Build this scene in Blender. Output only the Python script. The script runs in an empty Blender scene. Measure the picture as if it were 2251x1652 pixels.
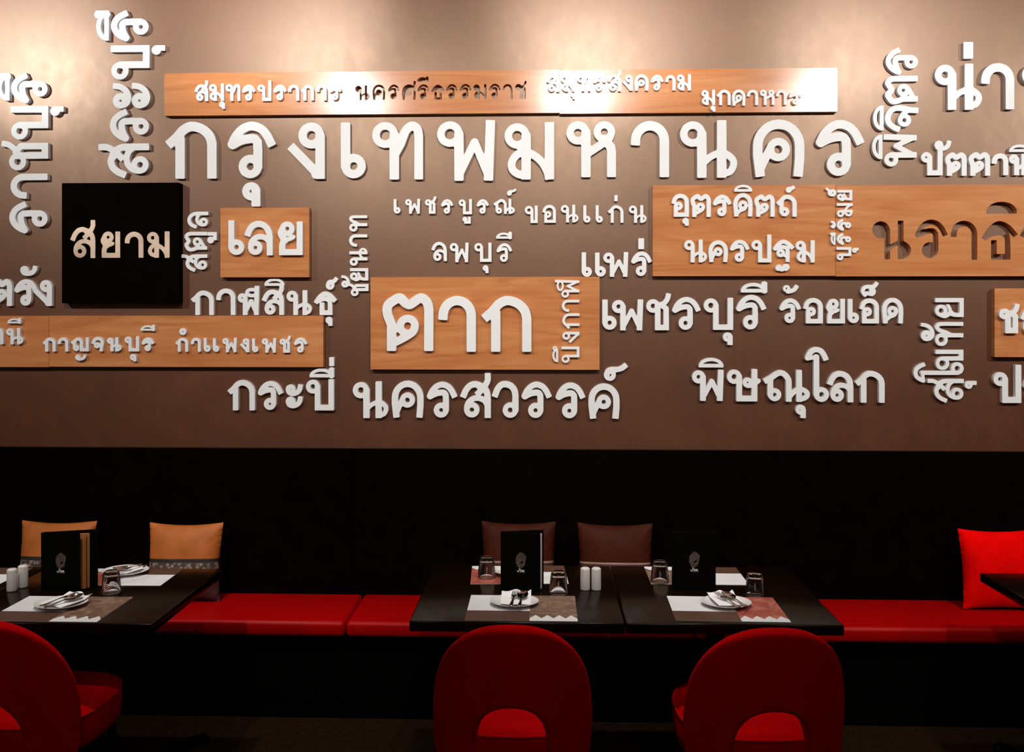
import bpy, bmesh, math, random
import numpy as np
from mathutils import Vector, Matrix
from mathutils.geometry import tessellate_polygon

random.seed(7)
SC = bpy.context.scene
COL = SC.collection
PI = math.pi

# ------------------------------------------------------------------ camera
F, HY, VX, CX = 2050.0, 700.0, 1195.0, 1125.5          # focal length, horizon row, wall-normal column, centre column (2251x1652)
TH = math.atan((VX - CX) / F)
CAM = np.array([0.0, -4.5, 1.78])
AX_F = np.array([-math.sin(TH), math.cos(TH), 0.0])
AX_R = np.array([math.cos(TH), math.sin(TH), 0.0])
cd = bpy.data.cameras.new('camera')
cam = bpy.data.objects.new('camera', cd)
COL.objects.link(cam)
cam.location = CAM
cam.rotation_euler = (PI / 2, 0, TH)
cd.sensor_width = 36.0
cd.lens = F * 36.0 / 2251.0
cd.shift_y = (HY - 826.0) / 2251.0
cd.clip_start = 0.05
SC.camera = cam

# ------------------------------------------------------------------ view, world, lamps
SC.view_settings.view_transform = 'Standard'
SC.view_settings.look = 'None'
SC.view_settings.gamma = 1.0
SC.view_settings.use_curve_mapping = False
SC.view_settings.exposure = 0.0
w = bpy.data.worlds.new('world')
SC.world = w
w.use_nodes = True
w.node_tree.nodes['Background'].inputs[0].default_value = (1.0, 0.86, 0.78, 1)
w.node_tree.nodes['Background'].inputs[1].default_value = 0.036


def spot(name, loc, target, power, size, blend, radius=0.04, col=(1.0, 0.955, 0.905)):
    l = bpy.data.lights.new(name, 'SPOT')
    l.energy = power
    l.spot_size = math.radians(size)
    l.spot_blend = blend
    l.shadow_soft_size = radius
    l.color = col
    o = bpy.data.objects.new(name, l)
    COL.objects.link(o)
    o.location = loc
    o.rotation_euler = (Vector(target) - Vector(loc)).to_track_quat('-Z', 'Y').to_euler()
    return o


LAMP_Y, LAMP_Z = -3.0, 3.5
for lx, tx, pw in ((-3.80, -2.75, 1.2), (-1.48, -1.42, 1.05), (0.23, 0.40, 0.85), (2.18, 1.72, 0.62), (3.95, 3.6, 0.6)):
    spot('wall_beam_spotlight', (lx, LAMP_Y, LAMP_Z), (tx, 0, 3.42), 455 * pw, 31, 1.0, 0.05, (0.97, 1.0, 1.03))
    spot('wall_flood_spotlight', (lx, LAMP_Y, LAMP_Z), (tx, 0, 2.28), 165 if lx < -3 else 214, 90, 0.9, 0.05)
for lx, pw in ((-1.75, 115), (-0.10, 72), (0.68, 72), (2.2, 85)):
    spot('table_spotlight', (lx, -1.12, 3.45), (lx, -0.95, 0.75), pw, 50, 0.7, 0.05)

al = bpy.data.lights.new('room_fill_light', 'AREA')  # unseen soft fill added behind the camera to lift the chair backs
al.energy = 14.0
al.size = 1.6
al.color = (1.0, 0.93, 0.86)
ao = bpy.data.objects.new('room_fill_light', al)
COL.objects.link(ao)
ao.location = (0.0, -5.6, 3.3)
ao.rotation_euler = (Vector((0.0, -1.6, 0.6)) - Vector((0.0, -5.6, 3.3))).to_track_quat('-Z', 'Y').to_euler()


def P_y(px, py, y):
    d = AX_F * F + AX_R * (px - CX) + np.array([0, 0, HY - py])
    return CAM + d * ((y - CAM[1]) / d[1])


# ------------------------------------------------------------------ materials
def nmat(name):
    m = bpy.data.materials.new(name)
    m.use_nodes = True
    nt = m.node_tree
    return m, nt, nt.nodes['Principled BSDF']


def sock(b, n, v):
    b.inputs[n].default_value = v


def noise_coord(nt, scale, rnd=False):
    tc = nt.nodes.new('ShaderNodeTexCoord')
    mp = nt.nodes.new('ShaderNodeMapping')
    mp.inputs['Scale'].default_value = scale
    nt.links.new(tc.outputs['Object'], mp.inputs['Vector'])
    if rnd:
        oi = nt.nodes.new('ShaderNodeObjectInfo')
        mu = nt.nodes.new('ShaderNodeMath')
        mu.operation = 'MULTIPLY'
        mu.inputs[1].default_value = 37.0
        nt.links.new(oi.outputs['Random'], mu.inputs[0])
        nt.links.new(mu.outputs[0], mp.inputs['Location'])
    return mp


def noise(nt, mp, scale, detail=6, rough=0.55, dist=0.0):
    n = nt.nodes.new('ShaderNodeTexNoise')
    n.inputs['Scale'].default_value = scale
    n.inputs['Detail'].default_value = detail
    n.inputs['Roughness'].default_value = rough
    n.inputs['Distortion'].default_value = dist
    nt.links.new(mp.outputs[0], n.inputs['Vector'])
    return n


def ramp(nt, fac, stops):
    r = nt.nodes.new('ShaderNodeValToRGB')
    e = r.color_ramp.elements
    e[0].position, e[0].color = stops[0][0], (*stops[0][1], 1)
    e[1].position, e[1].color = stops[-1][0], (*stops[-1][1], 1)
    for p, c in stops[1:-1]:
        x = e.new(p)
        x.color = (*c, 1)
    nt.links.new(fac, r.inputs[0])
    return r


def bump(nt, b, h, strength, dist=0.002):
    bp = nt.nodes.new('ShaderNodeBump')
    bp.inputs['Strength'].default_value = strength
    bp.inputs['Distance'].default_value = dist
    nt.links.new(h, bp.inputs['Height'])
    nt.links.new(bp.outputs[0], b.inputs['Normal'])


def mix(nt, a, b, fac, mode='MIX'):
    m = nt.nodes.new('ShaderNodeMix')
    m.data_type = 'RGBA'
    m.blend_type = mode
    m.inputs[0].default_value = 0.5
    if isinstance(fac, float):
        m.inputs[0].default_value = fac
    else:
        nt.links.new(fac, m.inputs[0])
    nt.links.new(a, m.inputs[6])
    nt.links.new(b, m.inputs[7])
    return m.outputs[2]


def simple(name, col, rough=0.5, metal=0.0, spec=0.5, var=0.12, nscale=12.0, bmp=0.0, bscale=200.0, sheen=0.0, coat=0.0):
    m, nt, b = nmat(name)
    mp = noise_coord(nt, (1, 1, 1), True)
    n = noise(nt, mp, nscale, 5)
    lo = tuple(c * (1 - var) for c in col)
    hi = tuple(min(1, c * (1 + var)) for c in col)
    r = ramp(nt, n.outputs['Fac'], [(0.3, lo), (0.7, hi)])
    nt.links.new(r.outputs[0], b.inputs['Base Color'])
    sock(b, 'Roughness', rough)
    sock(b, 'Metallic', metal)
    sock(b, 'Specular IOR Level', spec)
    if sheen:
        sock(b, 'Sheen Weight', sheen)
        sock(b, 'Sheen Tint', (*[min(1, c * 1.5) for c in col], 1))
    if coat:
        sock(b, 'Coat Weight', coat)
        sock(b, 'Coat Roughness', 0.1)
    if bmp:
        n2 = noise(nt, mp, bscale, 3)
        bump(nt, b, n2.outputs['Fac'], bmp)
    return m


def make_wall():
    m, nt, b = nmat('brown_plaster')
    mp = noise_coord(nt, (1, 1, 1))
    big = noise(nt, mp, 2.2, 7, 0.62, 0.5)
    r1 = ramp(nt, big.outputs['Fac'], [(0.30, (0.066, 0.016, 0.0058)), (0.52, (0.077, 0.0200, 0.0075)), (0.74, (0.094, 0.027, 0.0115))])
    mp2 = noise_coord(nt, (9, 9, 5))
    fine = noise(nt, mp2, 1.6, 8, 0.7, 0.2)
    r2 = ramp(nt, fine.outputs['Fac'], [(0.34, (0.86, 0.86, 0.86)), (0.52, (1, 1, 1)), (0.70, (1.3, 1.35, 1.4))])
    c = mix(nt, r1.outputs[0], r2.outputs[0], 1.0, 'MULTIPLY')
    nt.links.new(c, b.inputs['Base Color'])
    rr = ramp(nt, fine.outputs['Fac'], [(0.34, (0.425, 0.425, 0.425)), (0.70, (0.385, 0.385, 0.385))])
    nt.links.new(rr.outputs[0], b.inputs['Roughness'])
    sock(b, 'Specular IOR Level', 0.5)
    sock(b, 'IOR', 1.97)
    sock(b, 'Specular Tint', (1.0, 0.73, 0.53, 1))
    bump(nt, b, fine.outputs['Fac'], 0.05, 0.003)
    return m


def make_wood():
    m, nt, b = nmat('oiled_timber_board')
    mp = noise_coord(nt, (0.8, 1, 7.0), True)
    g = noise(nt, mp, 1.6, 4, 0.5, 2.4)
    mp2 = noise_coord(nt, (1.6, 1, 46.0), True)
    f = noise(nt, mp2, 2.2, 6, 0.6, 0.4)
    r1 = ramp(nt, g.outputs['Fac'], [(0.25, (0.44, 0.145, 0.045)), (0.45, (0.52, 0.195, 0.068)), (0.60, (0.56, 0.225, 0.082)), (0.78, (0.61, 0.27, 0.115))])
    r2 = ramp(nt, f.outputs['Fac'], [(0.3, (0.93, 0.90, 0.87)), (0.6, (1.02, 1.02, 1.02))])
    c = mix(nt, r1.outputs[0], r2.outputs[0], 1.0, 'MULTIPLY')
    nt.links.new(c, b.inputs['Base Color'])
    sock(b, 'Roughness', 0.215)
    sock(b, 'Specular IOR Level', 0.36)
    bump(nt, b, f.outputs['Fac'], 0.03, 0.001)
    return m


def make_print(name, lo, mid, hi):
    m, nt, b = nmat(name)
    mp = noise_coord(nt, (1, 1, 1), True)
    n = noise(nt, mp, 14.0, 8, 0.65, 1.6)
    r = ramp(nt, n.outputs['Fac'], [(0.36, lo), (0.52, mid), (0.68, hi)])
    nt.links.new(r.outputs[0], b.inputs['Base Color'])
    sock(b, 'Roughness', 0.45)
    return m


def make_band():
    m, nt, b = nmat('woven_pattern_band')
    mp = noise_coord(nt, (1, 1, 1), True)
    v = nt.nodes.new('ShaderNodeTexVoronoi')
    v.inputs['Scale'].default_value = 55.0
    nt.links.new(mp.outputs[0], v.inputs['Vector'])
    r = ramp(nt, v.outputs['Distance'], [(0.2, (0.30, 0.24, 0.20)), (0.45, (0.12, 0.085, 0.065)), (0.65, (0.05, 0.03, 0.025))])
    nt.links.new(r.outputs[0], b.inputs['Base Color'])
    sock(b, 'Roughness', 0.7)
    return m


def make_glass():
    m, nt, b = nmat('clear_tumbler_glass')
    sock(b, 'Base Color', (0.97, 0.97, 0.97, 1))
    sock(b, 'Roughness', 0.02)
    sock(b, 'Transmission Weight', 1.0)
    sock(b, 'IOR', 1.45)
    return m


M = dict(
    wall=make_wall(), wood=make_wood(), band=make_band(), glass=make_glass(),
    white=simple('white_painted_letter', (0.78, 0.78, 0.78), 0.55, var=0.02),
    black=simple('black_cloth_box', (0.0025, 0.0016, 0.0008), 0.95, spec=0.01, bmp=0.3, bscale=300),
    copper=simple('polished_copper', (0.86, 0.62, 0.47), 0.30, 0.4, var=0.24, nscale=9),
    panel=simple('dark_stained_panel', (0.0022, 0.0010, 0.0003), 0.45, spec=0.02, var=0.3),
    table=simple('espresso_wood', (0.006, 0.0024, 0.0009), 0.17, spec=0.08, var=0.25, coat=0.0),
    base=simple('black_metal', (0.0012, 0.001, 0.0007), 0.5, spec=0.08),
    red_leather=simple('red_leather', (0.34, 0.0004, 0.0006), 0.40, spec=0.12, var=0.06, bmp=0.05, bscale=90),
    red_felt=simple('red_felt', (0.56, 0.0008, 0.002), 0.95, spec=0.02, var=0.1, bmp=0.4, bscale=350, sheen=0.12),
    red_velvet=simple('red_velvet', (0.78, 0.001, 0.001), 0.85, spec=0.02, var=0.14, nscale=9),
    gold=simple('orange_silk', (0.42, 0.115, 0.022), 0.55, spec=0.2, var=0.16, nscale=11, bmp=0.35, bscale=16),
    brown_silk=simple('brown_silk', (0.045, 0.009, 0.004), 0.55, spec=0.06, var=0.2, nscale=9),
    cord=simple('dark_trim', (0.012, 0.010, 0.008), 0.7),
    cream_cord=simple('cream_trim', (0.30, 0.19, 0.13), 0.6),
    under=simple('maroon_lower_cover', (0.05, 0.010, 0.008), 0.7),
    carpet=simple('dark_brown_carpet', (0.015, 0.0075, 0.0028), 0.95, spec=0.03, var=0.4, nscale=60),
    ceil=simple('dark_ceiling', (0.05, 0.045, 0.04), 0.9),
    paper=simple('white_paper', (0.74, 0.74, 0.74), 0.6, var=0.03),
    napkin=simple('white_napkin_paper', (0.90, 0.90, 0.90), 0.7, var=0.02),
    brown_print=simple('brown_print', (0.085, 0.036, 0.020), 0.5, var=0.08),
    china=simple('white_china', (0.76, 0.74, 0.72), 0.12, var=0.01),
    ceramic=simple('matte_ceramic', (0.66, 0.62, 0.58), 0.4, var=0.03),
    steel=simple('polished_steel', (0.58, 0.50, 0.45), 0.11, 1.0, var=0.03),
    cover=simple('black_menu_cover', (0.0022, 0.002, 0.0015), 0.7, spec=0.03),
    pages=simple('menu_pages', (0.60, 0.50, 0.45), 0.6),
    kraft=simple('amber_menu_pages', (0.36, 0.13, 0.03), 0.6),
    emblem=simple('dull_gold_emblem', (0.075, 0.048, 0.034), 0.6, var=0.6, nscale=90),
    foil=simple('pale_foil_text', (0.75, 0.68, 0.60), 0.4),
    pic_brown=make_print('brown_cloud_print', (0.13, 0.065, 0.04), (0.20, 0.115, 0.075), (0.36, 0.24, 0.17)),
    pic_red=make_print('red_cloud_print', (0.28, 0.045, 0.03), (0.38, 0.085, 0.055), (0.50, 0.19, 0.12)),
    drag=simple('red_ink', (0.25, 0.03, 0.02), 0.5),
)


# ------------------------------------------------------------------ object helpers
def mesh_obj(name, bm, mats, parent=None, smooth=False, loc=None):
    me = bpy.data.meshes.new(name)
    bm.to_mesh(me)
    bm.free()
    for m in (mats if isinstance(mats, (list, tuple)) else [mats]):
        me.materials.append(m)
    if smooth:
        for p in me.polygons:
            p.use_smooth = True
    o = bpy.data.objects.new(name, me)
    COL.objects.link(o)
    if parent is not None:
        o.parent = parent
    if loc is not None:
        o.location = loc
    return o


def tag(o, label, cat, group=None):
    o['label'] = label
    o['category'] = cat
    if group:
        o['group'] = group
    return o


def thing(name, loc, label, cat, group=None, rz=0.0):
    o = bpy.data.objects.new(name, None)
    o.empty_display_size = 0.05
    COL.objects.link(o)
    o.location = loc
    o.rotation_euler = (0, 0, rz)
    return tag(o, label, cat, group)


def struct(name, bm, mats):
    o = mesh_obj(name, bm, mats)
    o['kind'] = 'structure'
    return o


def copy_tree(o, parent=None):
    c = o.copy()
    COL.objects.link(c)
    if parent is not None:
        c.parent = parent
        c.matrix_parent_inverse = o.matrix_parent_inverse.copy()
    for ch in [x for x in bpy.data.objects if x.parent == o]:
        copy_tree(ch, c)
    return c


def box(bm, x0, x1, y0, y1, z0, z1, bev=0.0, seg=3, mi=0):
    r = bmesh.ops.create_cube(bm, size=1.0)
    vs = r['verts']
    for v in vs:
        v.co = Vector(((x0 + x1) / 2 + v.co.x * (x1 - x0), (y0 + y1) / 2 + v.co.y * (y1 - y0), (z0 + z1) / 2 + v.co.z * (z1 - z0)))
    fs = {f for v in vs for f in v.link_faces}
    for f in fs:
        f.material_index = mi
    if bev:
        es = list({e for v in vs for e in v.link_edges})
        bmesh.ops.bevel(bm, geom=es, offset=bev, segments=seg, profile=0.5, affect='EDGES')


def lathe(bm, prof, n=40, cx=0, cy=0):
    rings = []
    for (r, z) in prof:
        if r < 1e-6:
            rings.append([bm.verts.new((cx, cy, z))])
        else:
            rings.append([bm.verts.new((cx + r * math.cos(2 * PI * k / n), cy + r * math.sin(2 * PI * k / n), z)) for k in range(n)])
    for a, b in zip(rings, rings[1:]):
        for k in range(n):
            k2 = (k + 1) % n
            if len(a) == 1 and len(b) == 1:
                continue
            if len(a) == 1:
                bm.faces.new((a[0], b[k2], b[k]))
            elif len(b) == 1:
                bm.faces.new((a[k], a[k2], b[0]))
            else:
                bm.faces.new((a[k], a[k2], b[k2], b[k]))
    bmesh.ops.recalc_face_normals(bm, faces=bm.faces[:])


def tube(bm, pts, rad, n=8, closed=False):
    pts = [Vector(p) for p in pts]
    rads = rad if isinstance(rad, (list, tuple)) else [rad] * len(pts)
    rings = []
    N = len(pts)
    for i, p in enumerate(pts):
        a = pts[(i - 1) % N] if (closed or i > 0) else p
        b = pts[(i + 1) % N] if (closed or i < N - 1) else p
        t = (b - a).normalized()
        ref = Vector((0, 0, 1)) if abs(t.z) < 0.9 else Vector((1, 0, 0))
        u = t.cross(ref).normalized()
        v = t.cross(u).normalized()
        rings.append([bm.verts.new(p + (u * math.cos(2 * PI * k / n) + v * math.sin(2 * PI * k / n)) * rads[i]) for k in range(n)])
    M_ = N if closed else N - 1
    for i in range(M_):
        a, b = rings[i], rings[(i + 1) % N]
        for k in range(n):
            bm.faces.new((a[k], a[(k + 1) % n], b[(k + 1) % n], b[k]))
    if not closed:
        bm.faces.new(rings[0])
        bm.faces.new(rings[-1])
    bmesh.ops.recalc_face_normals(bm, faces=bm.faces[:])


# ------------------------------------------------------------------ Thai stroke letters
def CR(pts, n=7):
    p = [np.array(q, float) for q in pts]
    p = [2 * p[0] - p[1]] + p + [2 * p[-1] - p[-2]]
    out = []
    for i in range(1, len(p) - 2):
        p0, p1, p2, p3 = p[i - 1:i + 3]
        d = [max(1e-6, np.linalg.norm(b - a) ** 0.5) for a, b in ((p0, p1), (p1, p2), (p2, p3))]
        t0, t1 = 0, d[0]
        t2, t3 = t1 + d[1], t1 + d[1] + d[2]
        for k in range(n):
            t = t1 + (t2 - t1) * k / n
            A1 = p0 * (t1 - t) / (t1 - t0) + p1 * (t - t0) / (t1 - t0)
            A2 = p1 * (t2 - t) / (t2 - t1) + p2 * (t - t1) / (t2 - t1)
            A3 = p2 * (t3 - t) / (t3 - t2) + p3 * (t - t2) / (t3 - t2)
            B1 = A1 * (t2 - t) / (t2 - t0) + A2 * (t - t0) / (t2 - t0)
            B2 = A2 * (t3 - t) / (t3 - t1) + A3 * (t - t1) / (t3 - t1)
            out.append(tuple(B1 * (t2 - t) / (t2 - t1) + B2 * (t - t1) / (t2 - t1)))
    out.append(tuple(p[-2]))
    return out


def EL(cx, cy, rx, ry, a0, a1, n=14):
    return [(cx + rx * math.cos(math.radians(a0 + (a1 - a0) * k / n)), cy + ry * math.sin(math.radians(a0 + (a1 - a0) * k / n))) for k in range(n + 1)]


def RING(cx, cy, r, wf=0.8):
    return (EL(cx, cy, r, r, 0, 360, 28), 'rr', wf)


def RO(cx, cy, outer, hole, w):
    return (EL(cx, cy, (outer + hole) / 2, (outer + hole) / 2, 0, 360, 28), 'rr', (outer - hole) / w)


def S(pts, caps='ff', wf=1.0):
    return (list(pts), caps, wf)


def glyph(ch, W, H, w):
    def rad(c, k=0.222, lo=0.55):
        return max(lo * w, k * (c + w) - 0.4 * w)
    r = rad(H)
    sc = lambda pts: [(x * W, y * H) for x, y in pts]
    if ch == 'ก':
        return [S(CR(sc([(0, .67), (.12, .76), (.30, .93), (.5, 1.0), (.78, .93), (.95, .78), (1, .62)])) + sc([(1, .3), (1, 0)])), S(sc([(.21, .74), (.21, 0)]), 'rf')]
    if ch == 'ถ':
        r2 = rad(H, .21)
        return [S(CR(sc([(0, .67), (.12, .76), (.30, .93), (.5, 1.0), (.78, .93), (.95, .78), (1, .62)])) + sc([(1, .3), (1, 0)])), S([(.17 * W, .74 * H), (.17 * W, r2)], 'rr'), RING(.17 * W + r2, r2, r2)]
    if ch == 'ข':
        r = rad(H, .24)
        s = min(2 * r, W - 1.25 * w)
        return [RING(s - r, H - r, r), S([(s, H - r), (s, 0)], 'rf'), S([(s, 0), (W, 0)]), S([(W, 0), (W, H)])]
    if ch in 'คศ':
        c = H if ch == 'ค' else .80 * H
        r = rad(c, .205)
        cx, cy = .49 * W, .47 * c
        g = [S([(.05 * W, 0), (0, .35 * c), (.0, .5 * c)] + EL(W / 2, .55 * c, W / 2, .45 * c, 180, 0) + [(W, .3 * c), (.97 * W, 0)]),
             RING(cx, cy, r), S(CR([(.06 * W, .06 * c), (.14 * W, .22 * c), (cx - r, cy)]), 'rr', .9)]
        if ch == 'ศ':
            g.append(S(CR([(.62 * W, .72 * c), (.80 * W, .84 * c), (.95 * W, .98 * c), (W, H)])))
        return g
    if ch == 'ด':
        r = rad(H, .205)
        cx, cy = .51 * W, .47 * H
        return [S([(.06 * W, 0), (.02 * W, .35 * H), (0, .5 * H)] + EL(W / 2, .56 * H, W / 2, .44 * H, 180, 0) + [(W, .3 * H), (.98 * W, 0)]),
                RING(cx, cy, r), S(CR([(cx + r * .95, cy - .15 * r), (cx + .5 * r, cy - r), (.32 * W, .20 * H), (.10 * W, .06 * H)]), 'rr', .85)]
    if ch == 'ต':
        r = rad(H, .195)
        cx, cy = .50 * W, .42 * H
        return [S(sc([(.12, 0), (.12, .3)]) + CR(sc([(.12, .45), (.02, .68), (.03, .84), (.16, .94), (.32, 1.0), (.44, .90), (.54, .86), (.66, .92), (.82, 1.0), (.95, .92), (1, .78), (1, .6)])) + sc([(1, 0)])),
                RING(cx, cy, r), S(CR([(cx + r * .97, cy), (cx + .75 * r, cy - .7 * r), (.40 * W, .17 * H), (.14 * W, .06 * H)]), 'rr', .85), S([(cx - r, cy), (.14 * W, .3 * H)], 'rr', .7)]
    if ch == 'ท':
        return [RING(r, H - r, r), S([(2 * r, H - r), (2 * r, 0)], 'rf'), S(CR([(2 * r, .40 * H), (2 * r + .25 * (W - 2 * r), .62 * H), (.70 * W, .90 * H), (.85 * W, .995 * H), (.96 * W, .94 * H), (W, .80 * H), (W, .6 * H)]) + [(W, 0)], 'rf', .93)]
    if ch == 'ธ':
        return [S(CR(sc([(0, .60), (.2, .85), (.48, 1.0), (.78, .90), (1, .69)]))), S(CR(sc([(.02, .60), (.25, .70), (.52, .73), (.76, .64)])) + sc([(.78, .4), (.78, 0)]), 'rf', .95), S(sc([(.78, 0), (.30, 0)])), S(sc([(.30, 0), (.30, .42)]))]
    if ch == 'น':
        sx = W - max(.22 * W, 1.0 * w)
        s = min(2 * r, sx - 1.5 * w)
        s = max(s, 1.4 * r)
        return [RING(s - r, H - r, r), S([(s, H - r), (s, 0)], 'rf'), S([(sx, H), (sx, 0)]),
                S(CR([(s, .18 * H), (s + .4 * (sx - s), .33 * H), (sx - .1 * (sx - s), .42 * H), (sx + .4 * (W - sx), .40 * H), (W + .07 * w, .27 * H), (W + .12 * w, .16 * H), (W - .22 * (W - sx), .03 * H), (sx, -.05 * w)]), 'rr', .72)]
    if ch in 'บป':
        c = H if ch == 'บ' else .79 * H
        r = rad(c)
        s = 2 * r if 2 * r < W - 1.6 * w else W - 1.6 * w
        return [RING(s - r, c - r, r), S([(s, c - r), (s, 0)], 'rf'), S([(s, 0), (W, 0)], 'ff', 1), S([(W, 0), (W, H)])]
    if ch in 'พฬ':
        c = H if ch == 'พ' else .72 * H
        r = rad(c, .212)
        g = [RING(r, c - r, r), S([(2 * r, c - r), (2 * r, 0)], 'rf'), S([(2 * r, .02 * c), ((2 * r + W) / 2, .66 * c), (.96 * W, .02 * c)], 'rr', .86), S([(.965 * W, 0), (W, H)])]
        if ch == 'ฬ':
            r2 = .17 * H
            g.append(S(EL(W - 1.25 * r2, c + .10 * H, 1.2 * r2, .62 * r2 + .12 * w, 0, 360, 24), 'rr', .72))
        return g
    if ch == 'ม':
        s = max(.40 * W, 1.5 * r)
        return [RING(s - r, H - r, r), S([(s, H - r), (s, 0)], 'rf'), S([(W, 0), (W, H)]),
                S(CR([(s, 0), (.22 * W, .01 * H), (.07 * W, .09 * H), (.02 * W, .21 * H), (.09 * W, .36 * H), (.24 * W, .46 * H), (s + .02 * W, .47 * H), (s + .22 * W, .40 * H), (.82 * W, .25 * H), (.94 * W, .08 * H), (.97 * W, 0)]), 'rf', .82)]
    if ch == 'ย':
        r = rad(H, .21)
        cx = max(.36 * W, r)
        cy = H - r
        return [RING(cx, cy, r, .85), S(CR([(cx - r, cy), (.03 * W, .68 * H), (.14 * W, .52 * H), (.26 * W, .42 * H)]), 'rr'),
                S(CR(sc([(.13, .40), (.3, .45), (.5, .48), (.66, .54)])), 'rr', .75), S(CR(sc([(.26, .44), (.14, .34), (.10, .2)])) + sc([(.10, 0)]), 'rf'), S(sc([(.10, 0), (1, 0)])), S(sc([(1, 0), (1, .98)]))]
    if ch == 'ร':
        r = rad(H, .20)
        sx = .665 * W
        return [S(CR(sc([(0, .62), (.10, .79), (.28, .94), (.5, 1.0), (.74, .94), (.9, .80), (.98, .67)])), 'rf', .92),
                S(CR([(.02 * W, .61 * H), (.2 * W, .69 * H), (.42 * W, .735 * H), (.58 * W, .73 * H), (sx - .01 * W, .66 * H)]) + [(sx, .5 * H), (sx, r)], 'rr', .95), RING(sx - r, r, r, .84)]
    if ch == 'ล':
        r2 = rad(H, .205)
        cx = .12 * W + r2
        return [S(CR(sc([(0, .67), (.08, .81), (.25, .95), (.5, 1.0), (.76, .93), (.93, .77), (.99, .6), (1, .42)])) + sc([(1, 0)])),
                S(CR([(.98 * W, .36 * H), (.85 * W, .48 * H), (.62 * W, .55 * H), (.40 * W, .53 * H), (.21 * W, .42 * H), (.13 * W, .28 * H), (cx - r2, r2)]), 'rr', .9), RING(cx, r2, r2, .85)]
    if ch == 'ส':
        c = .79 * H
        r2 = rad(c, .205)
        cx = .12 * W + r2
        return [S(CR([(0, .66 * c), (.08 * W, .80 * c), (.25 * W, .95 * c), (.48 * W, c), (.72 * W, .94 * c)]), 'fr'),
                S(CR([(.64 * W, .93 * c), (.84 * W, .88 * c), (.97 * W, .72 * c), (W, .5 * c)]) + [(W, 0)], 'rf'),
                S(CR([(.98 * W, .34 * c), (.86 * W, .47 * c), (.62 * W, .55 * c), (.40 * W, .53 * c), (.21 * W, .42 * c), (.13 * W, .28 * c), (cx - r2, r2)]), 'rr', .9), RING(cx, r2, r2, .85),
                S(CR([(.62 * W, .72 * c), (.80 * W, .86 * c), (.94 * W, 1.02 * c), (W, 1.14 * c), (W, H)]), 'ff', .95)]
    if ch == 'ว':
        r2 = rad(H, .205)
        return [S(CR(sc([(0, .68), (.10, .84), (.28, .97), (.5, 1.0), (.78, .94), (.95, .80), (1, .62)])) + [(W, r2)], 'fr'), RING(W - r2, r2, r2)]
    if ch == 'ษ':
        W2 = .87 * W
        r2 = .62 * r
        s = min(2 * r, W2 - 1.6 * w)
        cx = s + .55 * (W2 - s)
        return [RING(s - r, H - r, r), S([(s, H - r), (s, 0)], 'rf'), S([(s, 0), (W2, 0)]), S([(W2, 0), (W2, H)]), RING(cx, .60 * H, r2, .72),
                S(CR([(cx, .60 * H - r2), (W2 - .1 * W, .50 * H), (W, .66 * H)]), 'rr', .85)]
    if ch == 'ห':
        r = rad(H, .205)
        r2 = r * .9
        return [RING(r, H - r, r), S([(2 * r, H - r), (2 * r, 0)], 'rf'), S([(2 * r, .38 * H), (W - r2 * .9, .64 * H), (W - .25 * r2, H - 1.75 * r2)], 'rr', .85), RING(W - r2, H - r2, r2, .76),
                S([(W - 1.0 * r2, H - 2 * r2), (W - .02 * W, .54 * H), (W, .45 * H), (W, 0)], 'rf', .95)]
    if ch == 'อ':
        r = rad(H, .185)
        cx, cy = .15 * W + r, .46 * H
        return [S([(0, .68 * H), (.03 * W, .74 * H)] + EL(W / 2, .68 * H, W / 2, .32 * H, 160, 0) + [(W, .3 * H), (W, 0)]), S(sc([(1, 0), (.15, 0)])), S([(.15 * W, 0), (.15 * W, .3 * H), (cx - r, cy)], 'fr', .98), RING(cx, cy, r)]
    if ch == 'ง':
        r = rad(H, .222)
        return [RING(W - r, H - r, r, .88), S([(W, H - r), (W, 0)], 'rf'), S([(.02 * W, .53 * H), (.90 * W, .01 * H)], 'fr', .95), S([(.85 * W, 0), (W, 0)], 'rf')]
    if ch == 'จ':
        r2 = rad(H, .20)
        cx, cy = .40 * W, .40 * H
        return [S(CR(sc([(0, .66), (.08, .80), (.28, .96), (.52, 1.0), (.8, .92), (.97, .72), (.96, .45), (.88, .2), (.86, 0)]))), RING(cx, cy, r2), S(CR([(cx + .1 * r2, cy + r2), (.70 * W, .44 * H), (.88 * W, .22 * H)]), 'rr', .8)]
    if ch == 'ช':
        c = .83 * H
        r = rad(c, .215)
        sx = .90 * W
        s = min(2 * r, sx - 1.35 * w)
        return [RING(s - r, c - r, r), S([(s, c - r), (s, 0)], 'rf'), S([(s, 0), (sx, 0)]), S([(sx, 0), (sx, .60 * H), (s + .35 * (sx - s), .73 * H)], 'fr', .96),
                S(CR([(s - .1 * w, .70 * H), (s + .55 * (sx - s), .73 * H), (.90 * W, .84 * H), (.98 * W, .94 * H), (W, H)]), 'rf', .9)]
    if ch == 'ญ':
        r2 = rad(H, .205)
        return [S(CR(sc([(0, .70), (.12, .82), (.30, .98), (.45, .98), (.56, .85), (.60, .68)])) + sc([(.60, 0)])), S([(.12 * W, .76 * H), (.12 * W, r2)], 'rr'), RING(.12 * W + r2, r2, r2), S(sc([(.60, 0), (1, 0)])), S(sc([(1, 0), (1, 1)]))]
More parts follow.
